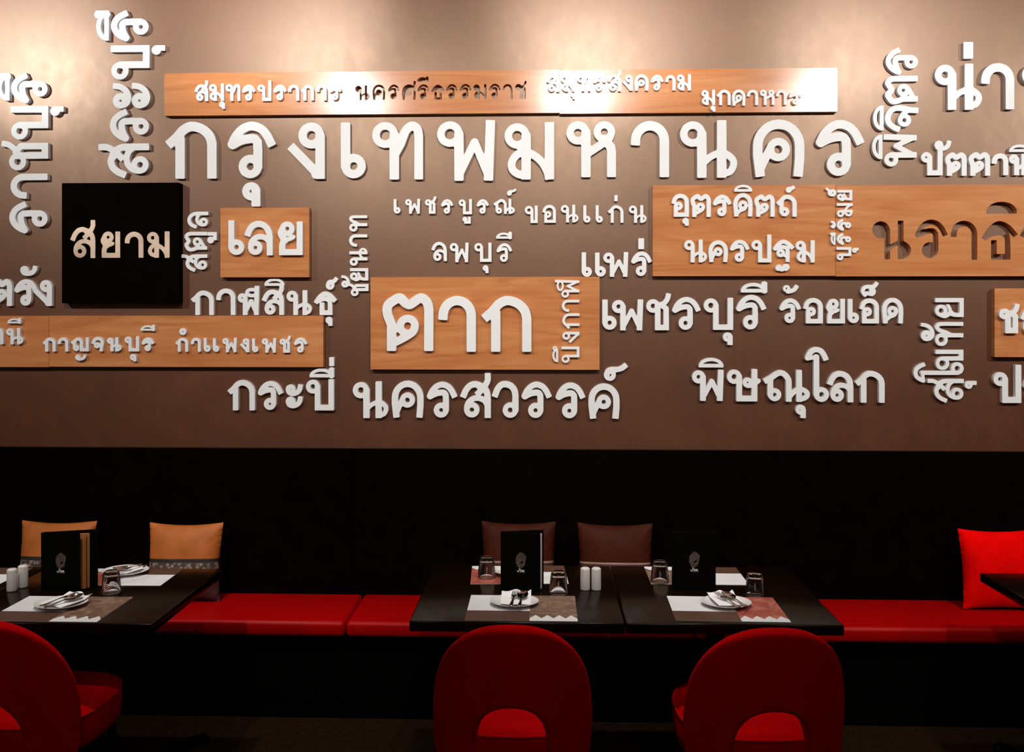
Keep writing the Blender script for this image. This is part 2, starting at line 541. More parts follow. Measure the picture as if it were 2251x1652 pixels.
    if ch == 'ณ':
        r2 = rad(H, .205)
        return [S(CR(sc([(0, .71), (.12, .82), (.24, .95), (.35, 1.0), (.45, .92), (.53, .74), (.54, .6)])) + sc([(.54, 0)])), S([(.09 * W, .76 * H), (.09 * W, r2)], 'rr'), RING(.09 * W + r2, r2, r2),
                S(sc([(.79, 1), (.79, 0)])), S(CR(sc([(.54, .06), (.66, .26), (.77, .37), (.88, .36), (.985, .24), (.985, .12), (.9, .02), (.79, 0)])), 'rr', .85)]
    if ch == 'ฐ':
        r2 = rad(H, .19)
        return [S(CR(sc([(0, .62), (.2, .85), (.48, 1.0), (.78, .90), (1, .70)])), 'rf'), S(CR(sc([(.02, .61), (.25, .68), (.5, .71), (.76, .64)])) + sc([(.76, 0)]), 'rf', .95), RING(.34 * W, .38 * H, r2), S([(.34 * W + .7 * r2, .38 * H - .5 * r2), (.76 * W, .18 * H)], 'rr', .85)]
    if ch == 'ฐ_':
        return [S(CR(sc([(.30, .15), (.06, .2), (.02, .5), (.18, .85), (.34, .62), (.30, .15), (.5, .02), (.58, .45), (.72, .95), (.94, .95), (1, .5), (.84, .15), (.62, .2)])), 'rr', .8), S(CR(sc([(.5, 0), (.62, .3), (.8, .12)])), 'rr', .8)]
    if ch in ('ั', 'ญ_'):
        o = max(.41 * (H + w), .68 * w)
        r = o - .5 * w
        return [RO(r, H - r, o, .20 * w, w), S(CR([(0, H - r), (.06 * W, .22 * H), (.25 * W, .02 * H), (.5 * W, .0), (.8 * W, .25 * H), (.97 * W, .7 * H), (W, H)]), 'rf', .88)]
    if ch == 'ะ':
        h = (H - w) / 2
        out = []
        for o in (0, h + w):
            for pts, cp, wf in glyph('ั', W, h * .98, w):
                out.append(([(x, y + o) for x, y in pts], cp, wf))
        return out
    if ch == '้':
        o = max(.40 * (H + w), .68 * w)
        r = o - .5 * w
        return [RO(r, H - r, o, .24 * w, w), S(CR([(r + .62 * o, H - r), (r + .5 * o, .35 * H), (.25 * W, 0)]), 'rr', .7), S(CR(sc([(.25, 0), (.6, .18), (.88, .55), (1, 1)])), 'rf', .9)]
    if ch == 'ิ':
        return [S(sc([(0, 0), (1, 0)])), S(EL(W / 2, 0, W / 2, H, 178, 2, 20), 'rr', .95)]
    if ch == 'ี':
        return [S(sc([(0, 0), (1, 0)])), S(EL(.47 * W, 0, .47 * W, .95 * H, 178, 12, 20), 'rr', .95), S([(W - .3 * w, 0), (W - .3 * w, H)], 'ff', 1.6)]
    if ch == 'ึ':
        return [S(sc([(0, 0), (.75, 0)])), S(EL(.40 * W, 0, .40 * W, H, 178, 30, 20), 'rr', .95), RING(W - .36 * H, .62 * H, .36 * H), S([(.70 * W, 0), (W - .36 * H, .26 * H)], 'rr')]
    if ch == 'ุ':
        o = (W + w) / 2 * .98
        r = o - .5 * w
        return [RO(r, H - r, o, .20 * w, w), S([(W, H - r), (W, 0)], 'rf', .95)]
    if ch == 'ู':
        o = max(.30 * (W + w), .62 * w)
        r = o - .5 * w
        st = min(2 * r, W - 1.3 * w)
        return [RO(r, H - r, o, .17 * w, w), S([(st, H - r), (st, 0)], 'rf', .9), S([(st, 0), (W, 0)]), S([(W, 0), (W, H)])]
    if ch == '่':
        return [S([(W / 2, 0), (W / 2, H)])]
    if ch == '์':
        o = max(.34 * (H + w), .68 * w)
        r = o - .5 * w
        return [RO(r, r, o, .24 * w, w), S(CR([(0, r), (.06 * W, .60 * H), (.28 * W, .74 * H), (.62 * W, .74 * H), (.88 * W, .86 * H), (W, H)]), 'rf', .85), S(CR([(r + .62 * o, r), (r + .62 * o, .55 * H), (.62 * W, .74 * H)]), 'rr', .7)]
    if ch == '็':
        return [S(CR(sc([(.18, 0), (.02, .3), (.04, .52), (.16, .70), (.38, .77), (.68, .76), (.9, .83), (1, 1)])), 'rf', .85), S(CR(sc([(.18, .02), (.30, .20), (.50, .08), (.72, .05), (.86, .22), (.86, .42)])), 'rr', .7), RING(.72 * W, .42 * H, .13 * W, .62)]
    if ch == 'ํ':
        return [RO(W / 2, H / 2, (W + H) / 4 + .5 * w, .24 * w, w)]
    if ch == 'า':
        rx = min(W / 2, .48 * W)
        ry = .32 * H
        return [S([(0, H - ry)] + EL(W / 2, H - ry, W / 2, ry, 170, 0) + [(W, .3 * H), (W, 0)])]
    if ch == 'เ':
        r = W / 2 + .04 * w
        return [S([(0, H), (0, r)], 'fr'), RING(r, r, r, .88)]
    if ch == 'โ':
        r = W / 4 + .12 * w
        sx = .5 * W
        return [S(CR(sc([(0, .83), (.08, .90), (.26, .975), (.5, 1.0), (.76, .97), (.93, .89), (1, .835)])), 'rf', .95), S(sc([(.0, .822), (.5, .848)]), 'rr', .7), S([(sx, .85 * H), (sx, r)], 'rr'), RING(min(sx + r, W), r, r, .86)]
    raise KeyError(ch)


def glyph_loops(ch, W, H, w, solid=False):
    """Outline loops of a stroke letter: list of (outer points, [hole points ...]) in local units."""
    strokes = glyph(ch, W, H, w)
    seg = []
    caps = []
    for pts, cp, wf in strokes:
        hw = .5 * w * wf
        for a, b in zip(pts, pts[1:]):
            if abs(a[0] - b[0]) + abs(a[1] - b[1]) > 1e-9:
                seg.append((a[0], a[1], b[0], b[1], hw))
        for end, c in ((0, cp[0]), (-1, cp[1])):
            if c == 'f':
                p, q = (pts[0], pts[1]) if end == 0 else (pts[-1], pts[-2])
                d = np.array(p) - np.array(q)
                d /= max(1e-9, np.linalg.norm(d))
                caps.append((p[0], p[1], d[0], d[1], hw, .5 * w))
    step = w / 8.0
    m = w * .5 + 2.5 * step
    xs = np.arange(-m, W + m + step, step)
    ys = np.arange(-m, H + m + step, step)
    X, Y = np.meshgrid(xs, ys, indexing='ij')
    D = np.full(X.shape, 1e9)
    for ax, ay, bx, by, hw in seg:
        dx, dy = bx - ax, by - ay
        t = np.clip(((X - ax) * dx + (Y - ay) * dy) / (dx * dx + dy * dy), 0, 1)
        D = np.minimum(D, np.hypot(X - ax - t * dx, Y - ay - t * dy) - hw)
    for px, py, dx, dy, hw, ext in caps:
        u = (X - px) * dx + (Y - py) * dy
        v = -(X - px) * dy + (Y - py) * dx
        q1 = np.abs(u - (ext - hw * .2) / 2) - (ext + hw * .2) / 2
        q2 = np.abs(v) - hw
        D = np.minimum(D, np.hypot(np.maximum(q1, 0), np.maximum(q2, 0)) + np.minimum(np.maximum(q1, q2), 0))
    nx, ny = D.shape
    ins = D < 0
    link = {}
    pos = {}

    def cut(i, j, k, l):
        key = (i, j, k, l) if (i, j) < (k, l) else (k, l, i, j)
        if key not in pos:
            a, b = D[key[0], key[1]], D[key[2], key[3]]
            t = a / (a - b)
            pos[key] = (xs[key[0]] + t * (xs[key[2]] - xs[key[0]]), ys[key[1]] + t * (ys[key[3]] - ys[key[1]]))
        return key
    code = ins[:-1, :-1] * 1 + ins[1:, :-1] * 2 + ins[1:, 1:] * 4 + ins[:-1, 1:] * 8
    TAB = {1: ('LB',), 2: ('BR',), 3: ('LR',), 4: ('RT',), 5: ('LT', 'RB'), 6: ('BT',), 7: ('LT',), 8: ('TL',), 9: ('TB',), 10: ('BL', 'TR'), 11: ('TR',), 12: ('RL',), 13: ('RB',), 14: ('BL',)}
    for i, j in zip(*np.nonzero((code > 0) & (code < 15))):
        e = {'B': (i, j, i + 1, j), 'R': (i + 1, j, i + 1, j + 1), 'T': (i, j + 1, i + 1, j + 1), 'L': (i, j, i, j + 1)}
        for s in TAB[int(code[i, j])]:
            a, b = cut(*e[s[0]]), cut(*e[s[1]])
            link.setdefault(a, []).append(b)
            link.setdefault(b, []).append(a)
    loops = []
    seen = set()
    for k0 in link:
        if k0 in seen:
            continue
        loop = [k0]
        seen.add(k0)
        cur = k0
        while True:
            nxt = [q for q in link[cur] if q not in seen]
            if not nxt:
                break
            cur = nxt[0]
            seen.add(cur)
            loop.append(cur)
        if len(loop) > 5:
            loops.append(np.array([pos[q] for q in loop]))

    def rdp(p, tol):
        n = len(p)
        far = int(np.argmax(np.hypot(*(p - p[0]).T)))

        def rec(a, b):
            if b - a < 2:
                return []
            A, B = P[a], P[b]
            d = B - A
            L = np.hypot(*d)
            q = P[a + 1:b] - A
            dist = np.abs(q[:, 0] * d[1] - q[:, 1] * d[0]) / L if L > 1e-9 else np.hypot(*q.T)
            k = int(np.argmax(dist))
            if dist[k] < tol:
                return []
            k += a + 1
            return rec(a, k) + [k] + rec(k, b)
        P = np.vstack([p, p[:1]])
        idx = [0] + rec(0, far) + [far] + rec(far, n)
        return P[idx]

    def inside(pt, poly):
        x, y = pt
        c = False
        for (x1, y1), (x2, y2) in zip(poly, np.roll(poly, -1, axis=0)):
            if (y1 > y) != (y2 > y) and x < (x2 - x1) * (y - y1) / (y2 - y1) + x1:
                c = not c
        return c

    def area(p):
        q = np.roll(p, -1, axis=0)
        return .5 * abs(np.sum(p[:, 0] * q[:, 1] - q[:, 0] * p[:, 1]))
    loops = [rdp(l, .018 * w) for l in loops]
    loops = [l for l in loops if len(l) >= 4 and area(l) > (.12 * w) ** 2]
    depth = [sum(inside(l[0], k) for k in loops if k is not l) for l in loops]
    out = []
    for l, d in zip(loops, depth):
        if d % 2 == 0:
            out.append((l, [] if solid else [h for h, e in zip(loops, depth) if e == d + 1 and inside(h[0], l)]))
    return out


def extrude_loops(bm, shapes, to3, y_front, y_back):
    """Front faces at y_front, side walls back to y_back; to3 maps local (x, y) to world (X, Z)."""
    for outer, holes in shapes:
        polys = [outer] + holes
        flat = [to3(p) for poly in polys for p in poly]
        tris = tessellate_polygon([[Vector((*to3(p), 0)) for p in poly] for poly in polys])
        fr = [bm.verts.new((X, y_front, Z)) for X, Z in flat]
        bk = [bm.verts.new((X, y_back, Z)) for X, Z in flat]
        for t in tris:
            try:
                bm.faces.new([fr[k] for k in t])
                bm.faces.new([bk[k] for k in reversed(t)])
            except ValueError:
                pass
        o = 0
        for poly in polys:
            n = len(poly)
            for k in range(n):
                k2 = (k + 1) % n
                bm.faces.new((fr[o + k], fr[o + k2], bk[o + k2], bk[o + k]))
            o += n
    bmesh.ops.recalc_face_normals(bm, faces=bm.faces[:])


def placed(ch, reg, x0, y0, x1, y1, sw, rot, y_front, solid=False):
    """Loops of one letter fitted to its measured box, and the map to the wall plane (X, Z)."""
    ox, oy, s = REG[reg]
    a = P_y(ox + x0 / s, oy + y1 / s, y_front)     # lower left corner on the wall
    b = P_y(ox + x1 / s, oy + y0 / s, y_front)     # upper right corner
    c = P_y(ox + x0 / s, oy + y0 / s, y_front)
    d = P_y(ox + x1 / s, oy + y1 / s, y_front)
    x_lo, x_hi = (a[0] + c[0]) / 2, (b[0] + d[0]) / 2
    z_lo, z_hi = (a[2] + d[2]) / 2, (b[2] + c[2]) / 2
    stroke = sw / s * (x_hi - x_lo) / ((x1 - x0) / s)
    bw, bh = (z_hi - z_lo, x_hi - x_lo) if rot else (x_hi - x_lo, z_hi - z_lo)
    if ch == '่':
        stroke = bw
        bh = max(bh, bw * 1.01)
    if ch in 'ิีึ':
        stroke = min(stroke, .37 * bh)
    stroke = min(stroke, bh * .62, bw * .62) * (.97 if bh > 1.5 * stroke else 1) if ch != '่' else stroke
    W, H = bw - stroke, bh - stroke
    shapes = glyph_loops(ch, max(W, 1e-4), max(H, 1e-4), stroke, solid)
    if rot:
        f = lambda p: (x_hi - stroke / 2 - p[1], z_lo + stroke / 2 + p[0])
    else:
        f = lambda p: (x_lo + stroke / 2 + p[0], z_lo + stroke / 2 + p[1])
    return shapes, f


REG = dict(A=(0, 0, 2.95), B=(740, 130, 2.95), C=(1491, 60, 2.95), D=(0, 460, 2.95), E=(740, 460, 2.95),
           a1=(420, 150, 5.924), a2=(770, 150, 5.36), a3=(1190, 150, 6.62), a4=(1520, 160, 8.658), a5=(850, 400, 7.503),
           a6=(1140, 420, 7.503), a7=(1430, 400, 4.789), a8=(0, 690, 6.253), b1=(370, 690, 6.253), b2=(390, 450, 7.503),
           b3=(400, 600, 5.116), b4=(740, 460, 8.26), b5=(1200, 600, 7.51), b6=(1810, 400, 8.26), b7=(1900, 90, 5.506),
           b8=(1990, 640, 6.356), c1=(2000, 80, 5.006), c2=(1900, 420, 6.413), c3=(2120, 620, 5.9), c4=(0, 560, 11.8),
           c5=(1310, 600, 5.772), c6=(1690, 600, 7.261), c7=(1500, 750, 4.893), c8=(120, 460, 7.51))

BT = 0.034        # thickness of the timber boards
# word, place named in labels, stroke width, vertical?, on a board?, letters (glyph, region, box)
WORDS = [
    ('กรุงเทพมหานคร', 'the largest word, under the long top board', 63, 0, 0, [
        ('ก', 'A', 1082, 788, 1405, 1158), ('ร', 'A', 1473, 785, 1788, 1160), ('ุ', 'A', 1570, 1180, 1690, 1338), ('ง', 'A', 1870, 790, 2106, 1160),
        ('เ', 'B', 27, 410, 188, 776), ('ท', 'B', 224, 400, 562, 780), ('พ', 'B', 645, 395, 1027, 788), ('ม', 'B', 1098, 408, 1410, 780), ('ห', 'B', 1483, 395, 1813, 765), ('า', 'B', 1908, 400, 2156, 765),
        ('น', 'C', 5, 602, 382, 975), ('ค', 'C', 485, 597, 818, 968), ('ร', 'C', 890, 597, 1207, 968)]),
    ('ราชบุรี', 'the bottom-to-top word at the left edge', 43, 1, 0, [
        ('ร', 'A', 58, 1305, 312, 1515), ('า', 'A', 68, 1125, 308, 1287), ('ช', 'A', 10, 910, 312, 1108), ('บ', 'A', 68, 687, 313, 908), ('ุ', 'A', 325, 687, 413, 752), ('ร', 'A', 70, 470, 312, 672), ('ี', 'A', -22, 473, 62, 652)]),
    ('สระบุรี', 'the tall bottom-to-top word above the black box', 45, 1, 0, [
        ('ส', 'A', 638, 930, 967, 1150), ('ร', 'A', 710, 705, 970, 920), ('ะ', 'A', 730, 535, 975, 703), ('บ', 'A', 717, 293, 970, 520), ('ุ', 'A', 983, 292, 1070, 355), ('ร', 'A', 717, 66, 967, 270), ('ี', 'A', 620, 68, 706, 264)]),
    ('สมุทรปราการ', 'the first word on the long top board', 42, 0, 1, [
        ('ส', 'a1', 48, 158, 222, 428), ('ม', 'a1', 235, 200, 428, 425), ('ุ', 'a1', 365, 432, 442, 528), ('ท', 'a1', 443, 200, 642, 425), ('ร', 'a1', 663, 210, 838, 425), ('ป', 'a1', 860, 158, 1045, 425), ('ร', 'a1', 1070, 210, 1243, 420), ('า', 'a1', 1262, 212, 1408, 422), ('ก', 'a1', 1435, 215, 1600, 420), ('า', 'a1', 1630, 212, 1765, 420), ('ร', 'a1', 1795, 210, 1960, 418)]),
    ('สมุทรสงคราม', 'the word right of the cut-out letters, top board', 45, 0, 1, [
        ('ส', 'a3', 78, 38, 262, 345), ('ม', 'a3', 290, 98, 485, 340), ('ุ', 'a3', 425, 358, 492, 450), ('ท', 'a3', 515, 98, 720, 335), ('ร', 'a3', 752, 100, 937, 338), ('ส', 'a3', 968, 28, 1160, 335), ('ง', 'a3', 1185, 92, 1330, 325), ('ค', 'a3', 1355, 88, 1560, 325), ('ร', 'a3', 1590, 92, 1778, 325), ('า', 'a3', 1805, 98, 1953, 322), ('ม', 'a3', 1975, 85, 2178, 322)]),
    ('มุกดาหาร', 'the last word on the long top board', 57, 0, 1, [
        ('ม', 'a4', 190, 320, 450, 612), ('ุ', 'a4', 362, 620, 460, 740), ('ก', 'a4', 485, 318, 748, 612), ('ด', 'a4', 772, 315, 1028, 625), ('า', 'a4', 1058, 318, 1270, 615), ('ห', 'a4', 1300, 312, 1585, 612), ('า', 'a4', 1612, 320, 1815, 610), ('ร', 'a4', 1855, 335, 2106, 610)]),
    ('เพชรบูรณ์', 'the widely spaced word below the largest word', 47, 0, 0, [
        ('เ', 'a5', 115, 280, 225, 522), ('พ', 'a5', 300, 275, 550, 522), ('ช', 'a5', 627, 237, 818, 522), ('ร', 'a5', 895, 280, 1097, 525), ('บ', 'a5', 1183, 280, 1405, 530), ('ู', 'a5', 1250, 572, 1385, 685), ('ร', 'a5', 1482, 280, 1685, 525), ('ณ', 'a5', 1768, 278, 2120, 525), ('์', 'a5', 1985, 110, 2138, 225)]),
    ('ลพบุรี', 'the small word above the central board', 53, 0, 0, [
        ('ล', 'a5', 742, 985, 992, 1303), ('พ', 'a5', 1035, 998, 1350, 1322), ('บ', 'a5', 1440, 998, 1728, 1315), ('ุ', 'a5', 1583, 1370, 1680, 1500), ('ร', 'a5', 1810, 1005, 2070, 1320), ('ี', 'a5', 1805, 828, 2065, 932)]),
    ('ขอนแก่น', 'the spaced word beside the long right board', 50, 0, 0, [
        ('ข', 'a6', 97, 238, 315, 525), ('อ', 'a6', 398, 225, 615, 522), ('น', 'a6', 692, 222, 988, 515), ('เ', 'a6', 1068, 232, 1185, 522), ('เ', 'a6', 1272, 232, 1388, 522), ('ก', 'a6', 1478, 230, 1730, 522), ('่', 'a6', 1580, 65, 1633, 165), ('น', 'a6', 1815, 230, 2110, 522)]),
    ('แพร่', 'the word at the central board\'s upper corner', 75, 0, 0, [
        ('เ', 'a6', 1040, 1008, 1208, 1415), ('เ', 'a6', 1262, 1012, 1438, 1412), ('พ', 'a6', 1390, 1003, 1808, 1412), ('ร', 'a6', 1855, 990, 2200, 1405), ('่', 'a6', 1975, 775, 2070, 955)]),
    ('อุตรดิตถ์', 'the upper word on the long right board', 46, 0, 1, [
        ('อ', 'a7', 225, 122, 405, 365), ('ุ', 'a7', 335, 375, 405, 460), ('ต', 'a7', 420, 125, 635, 367), ('ร', 'a7', 655, 130, 852, 362), ('ด', 'a7', 872, 115, 1075, 362), ('ิ', 'a7', 882, 27, 1070, 100), ('ต', 'a7', 1092, 130, 1308, 365), ('ถ', 'a7', 1330, 132, 1540, 365), ('์', 'a7', 1425, 38, 1520, 112)]),
    ('นครปฐม', 'the lower word on the long right board', 44, 0, 1, [
        ('น', 'a7', 350, 605, 595, 845), ('ค', 'a7', 612, 612, 815, 842), ('ร', 'a7', 835, 605, 1042, 842), ('ป', 'a7', 1060, 552, 1273, 845), ('ฐ', 'a7', 1290, 605, 1508, 840), ('ฐ_', 'a7', 1308, 855, 1468, 945), ('ม', 'a7', 1532, 612, 1730, 845)]),
    ('านี', 'the cut-off word on the lower long board', 45, 0, 1, [
        ('า', 'a8', -95, 190, 45, 415), ('น', 'a8', 80, 190, 320, 415), ('ี', 'a8', 102, 57, 288, 127)]),
    ('กาญจนบุรี', 'the middle word on the lower long board', 45, 0, 1, [
        ('ก', 'a8', 592, 322, 765, 515), ('า', 'a8', 792, 320, 938, 515), ('ญ', 'a8', 977, 320, 1220, 513), ('ญ_', 'a8', 1032, 555, 1185, 642), ('จ', 'a8', 1258, 312, 1430, 513), ('น', 'a8', 1465, 318, 1670, 513), ('บ', 'a8', 1708, 303, 1912, 513), ('ุ', 'a8', 1785, 547, 1875, 650), ('ร', 'a8', 1943, 318, 2118, 513), ('ี', 'a8', 1933, 152, 2128, 228)]),
    ('กำแพงเพชร', 'the last word on the lower long board', 41, 0, 1, [
        ('ก', 'b1', 102, 325, 272, 518), ('ํ', 'b1', 147, 195, 250, 285), ('า', 'b1', 310, 325, 445, 518), ('เ', 'b1', 485, 328, 578, 522), ('เ', 'b1', 612, 332, 698, 522), ('พ', 'b1', 738, 325, 940, 525), ('ง', 'b1', 988, 330, 1112, 525), ('เ', 'b1', 1150, 335, 1235, 527), ('พ', 'b1', 1280, 330, 1480, 530), ('ช', 'b1', 1525, 300, 1682, 530), ('ร', 'b1', 1725, 320, 1908, 532)]),
    ('สตูล', 'the short bottom-to-top word beside the black box', 60, 1, 0, [
        ('ส', 'b2', 52, 815, 492, 1098), ('ต', 'b2', 112, 445, 488, 772), ('ู', 'b2', 492, 448, 648, 635), ('ล', 'b2', 163, 112, 508, 385)]),
    ('เลย', 'the word on the small square board', 103, 0, 1, [
        ('เ', 'b2', 838, 255, 1098, 833), ('ล', 'b2', 1115, 262, 1572, 833), ('ย', 'b2', 1643, 265, 2065, 830)]),
    ('กาฬสินธุ์', 'the word standing on the lower long board', 54, 0, 0, [
        ('ก', 'b3', 108, 195, 358, 471), ('า', 'b3', 385, 172, 600, 471), ('ฬ', 'b3', 620, 143, 868, 471), ('ส', 'b3', 903, 120, 1146, 471), ('ิ', 'b3', 928, 58, 1150, 143), ('น', 'b3', 1170, 192, 1460, 471), ('ธ', 'b3', 1490, 205, 1733, 471), ('ุ', 'b3', 1613, 490, 1692, 593), ('์', 'b3', 1617, 47, 1752, 187)]),
    ('กระบี่', 'the word under the lower long board', 63, 0, 0, [
        ('ก', 'b3', 522, 1200, 820, 1543), ('ร', 'b3', 850, 1210, 1135, 1543), ('ะ', 'b3', 1165, 1250, 1358, 1522), ('บ', 'b3', 1387, 1192, 1708, 1543), ('ี', 'b3', 1435, 1068, 1710, 1172), ('่', 'b3', 1655, 945, 1710, 1045)]),
    ('ชัยนาท', 'the bottom-to-top word beside the central board', 57, 1, 0, [
        ('ช', 'b4', 195, 1335, 577, 1565), ('ั', 'b4', 85, 1193, 240, 1418), ('ย', 'b4', 237, 1065, 572, 1310), ('น', 'b4', 230, 698, 558, 1028), ('า', 'b4', 225, 452, 555, 677), ('ท', 'b4', 223, 105, 555, 408)]),
    ('ตาก', 'the big word on the central board', 62, 0, 1, [
        ('ต', 'E', 293, 543, 627, 918), ('า', 'E', 660, 560, 903, 923), ('ก', 'E', 948, 560, 1263, 923)]),
    ('บึงกาฬ', 'the bottom-to-top word on the central board', 45, 1, 1, [
        ('บ', 'b5', 255, 1213, 553, 1487), ('ึ', 'b5', 105, 1200, 203, 1468), ('ง', 'b5', 268, 968, 553, 1150), ('ก', 'b5', 270, 663, 555, 915), ('า', 'b5', 263, 440, 553, 638), ('ฬ', 'b5', 150, 110, 553, 410)]),
    ('บุรีรัมย์', 'the bottom-to-top word on the long right board', 50, 1, 1, [
        ('บ', 'b6', 240, 1180, 508, 1422), ('ุ', 'b6', 522, 1192, 643, 1282), ('ร', 'b6', 243, 925, 510, 1140), ('ี', 'b6', 133, 915, 220, 1135), ('ร', 'b6', 243, 668, 510, 885), ('ั', 'b6', 138, 702, 228, 840), ('ม', 'b6', 245, 382, 535, 630), ('ย', 'b6', 248, 142, 525, 348), ('์', 'b6', 40, 100, 238, 262)]),
    ('พิจิตร', 'the bottom-to-top word after the largest word', 71, 1, 0, [
        ('พ', 'b7', 235, 1125, 635, 1525), ('ิ', 'b7', 93, 1133, 220, 1428), ('จ', 'b7', 250, 770, 655, 1095), ('ิ', 'b7', 105, 780, 235, 1082), ('ต', 'b7', 250, 422, 648, 768), ('ร', 'b7', 255, 80, 655, 412)]),
    ('น่าน', 'the big word in the upper right corner', 98, 0, 0, [
        ('น', 'c1', 265, 300, 795, 808), ('่', 'c1', 590, 62, 697, 245), ('า', 'c1', 787, 293, 1150, 803), ('น', 'c1', 1225, 300, 1755, 808)]),
    ('ปัตตานี', 'the word above the long right board\'s end', 58, 0, 0, [
        ('ป', 'c1', 118, 1210, 362, 1528), ('ั', 'c1', 272, 1145, 458, 1262), ('ต', 'c1', 388, 1275, 627, 1533), ('ต', 'c1', 645, 1272, 885, 1533), ('า', 'c1', 903, 1285, 1085, 1527), ('น', 'c1', 1105, 1290, 1340, 1527), ('ี', 'c1', 1095, 1185, 1340, 1270)]),
    ('ตรัง', 'the cut-off word left of the black box', 140, 0, 0, [
        ('ต', 'c4', -235, 620, 312, 1325), ('ร', 'c4', 365, 622, 975, 1328), ('ั', 'c4', 523, 283, 970, 552), ('ง', 'c4', 882, 640, 1350, 1325)]),
    ('เพชรบุรี', 'the big word right of the central board', 72, 0, 0, [
        ('เ', 'c5', 80, 335, 262, 723), ('พ', 'c5', 197, 333, 600, 727), ('ช', 'c5', 632, 255, 952, 725), ('ร', 'c5', 965, 298, 1330, 725), ('บ', 'c5', 1362, 312, 1742, 720), ('ุ', 'c5', 1612, 750, 1738, 912), ('ร', 'c5', 1778, 270, 2163, 720), ('ี', 'c5', 1840, 117, 2175, 245)]),
    ('ร้อยเอ็ด', 'the word under the long right board', 76, 0, 0, [
        ('ร', 'c6', 168, 398, 515, 803), ('้', 'c6', 228, 190, 473, 332), ('อ', 'c6', 558, 395, 865, 803), ('ย', 'c6', 910, 402, 1218, 803), ('เ', 'c6', 1263, 410, 1440, 803), ('อ', 'c6', 1455, 402, 1760, 803), ('็', 'c6', 1462, 140, 1750, 385), ('ด', 'c6', 1808, 392, 2147, 803)]),
    ('พิษณุโลก', 'the lowest word right of centre', 63, 0, 0, [
        ('พ', 'c7', 98, 305, 445, 640), ('ิ', 'c7', 178, 175, 442, 280), ('ษ', 'c7', 475, 297, 848, 645), ('ณ', 'c7', 877, 307, 1380, 650), ('ุ', 'c7', 1218, 680, 1330, 825), ('โ', 'c7', 1318, 57, 1568, 655), ('ล', 'c7', 1565, 317, 1840, 655), ('ก', 'c7', 1868, 315, 2177, 660)]),
    ('นครสวรรค์', 'the lowest word under the central board', 42, 0, 0, [
        ('น', 'E', 100, 1115, 335, 1353), ('ค', 'E', 357, 1110, 563, 1350), ('ร', 'E', 583, 1115, 782, 1353), ('ส', 'E', 805, 1060, 1000, 1352), ('ว', 'E', 1010, 1112, 1180, 1355), ('ร', 'E', 1197, 1115, 1395, 1355), ('ร', 'E', 1418, 1120, 1613, 1357), ('ค', 'E', 1633, 1128, 1835, 1357), ('์', 'E', 1733, 998, 1885, 1112)]),
    ('สุโขทัย', 'the bottom-to-top word near the right edge', 62, 1, 0, [
        ('ส', 'b8', 312, 1222, 818, 1550), ('ุ', 'b8', 832, 1250, 998, 1362), ('โ', 'b8', 113, 998, 822, 1278), ('ข', 'b8', 422, 815, 813, 1105), ('ท', 'b8', 412, 425, 812, 770), ('ั', 'b8', 220, 438, 412, 697), ('ย', 'b8', 412, 93, 818, 382)]),
    ('ชล', 'the cut-off word on the small edge board', 74, 0, 1, [
        ('ช', 'c3', 452, 280, 718, 662), ('ล', 'c3', 735, 330, 1000, 662)]),
    ('ปร', 'the cut-off word under the small edge board', 80, 0, 0, [
        ('ป', 'c3', 368, 1070, 740, 1565), ('ร', 'c3', 765, 1190, 1060, 1565)]),
]
SIAM = ('สยาม', 'the word on the black box', 82, [
    ('ส', 'c8', 268, 175, 672, 803), ('ย', 'c8', 752, 358, 1082, 798), ('า', 'c8', 1160, 368, 1465, 797), ('ม', 'c8', 1528, 363, 1897, 797)])
CUT_TOP = (27, [('น', 'a2', 55, 203, 230, 375), ('ค', 'a2', 262, 192, 412, 372), ('ร', 'a2', 443, 190, 583, 368), ('ศ', 'a2', 610, 150, 772, 372), ('ร', 'a2', 788, 187, 935, 368), ('ี', 'a2', 788, 102, 922, 158), ('ธ', 'a2', 955, 193, 1105, 368),
                ('ร', 'a2', 1125, 185, 1268, 362), ('ร', 'a2', 1285, 183, 1430, 362), ('ม', 'a2', 1452, 187, 1603, 362), ('ร', 'a2', 1630, 180, 1775, 358), ('า', 'a2', 1795, 185, 1910, 362), ('ช', 'a2', 1940, 150, 2078, 362)])
CUT_RIGHT = (84, [('น', 'c2', 103, 415, 658, 960), ('ร', 'c2', 710, 395, 1175, 950), ('า', 'c2', 1220, 415, 1592, 967), ('ธ', 'c2', 1665, 420, 2150, 965), ('ิ', 'c2', 1722, 147, 2150, 318), ('ว', 'c2', 2205, 420, 2600, 960)])

MARKS_OVER = {'ี', 'ิ', 'ึ', 'ั', '่', '้', '์', '็', 'ํ'}
MARKS_UNDER = {'ุ', 'ู', 'ฐ_', 'ญ_'}
TONES = {'่', '้', '์', '็'}
ORD = ['first', 'second', 'third', 'fourth', 'fifth', 'sixth', 'seventh', 'eighth', 'ninth', 'tenth', 'eleventh', 'twelfth', 'thirteenth']
GROUP_OF = {}


def letter_name(ch):
    if ch in TONES:
        return 'tone_mark'
    if ch in ('ฐ_', 'ญ_'):
        return 'letter_foot_mark'
    if ch in MARKS_OVER or ch in MARKS_UNDER:
        return 'vowel_mark'
    return 'thai_letter'


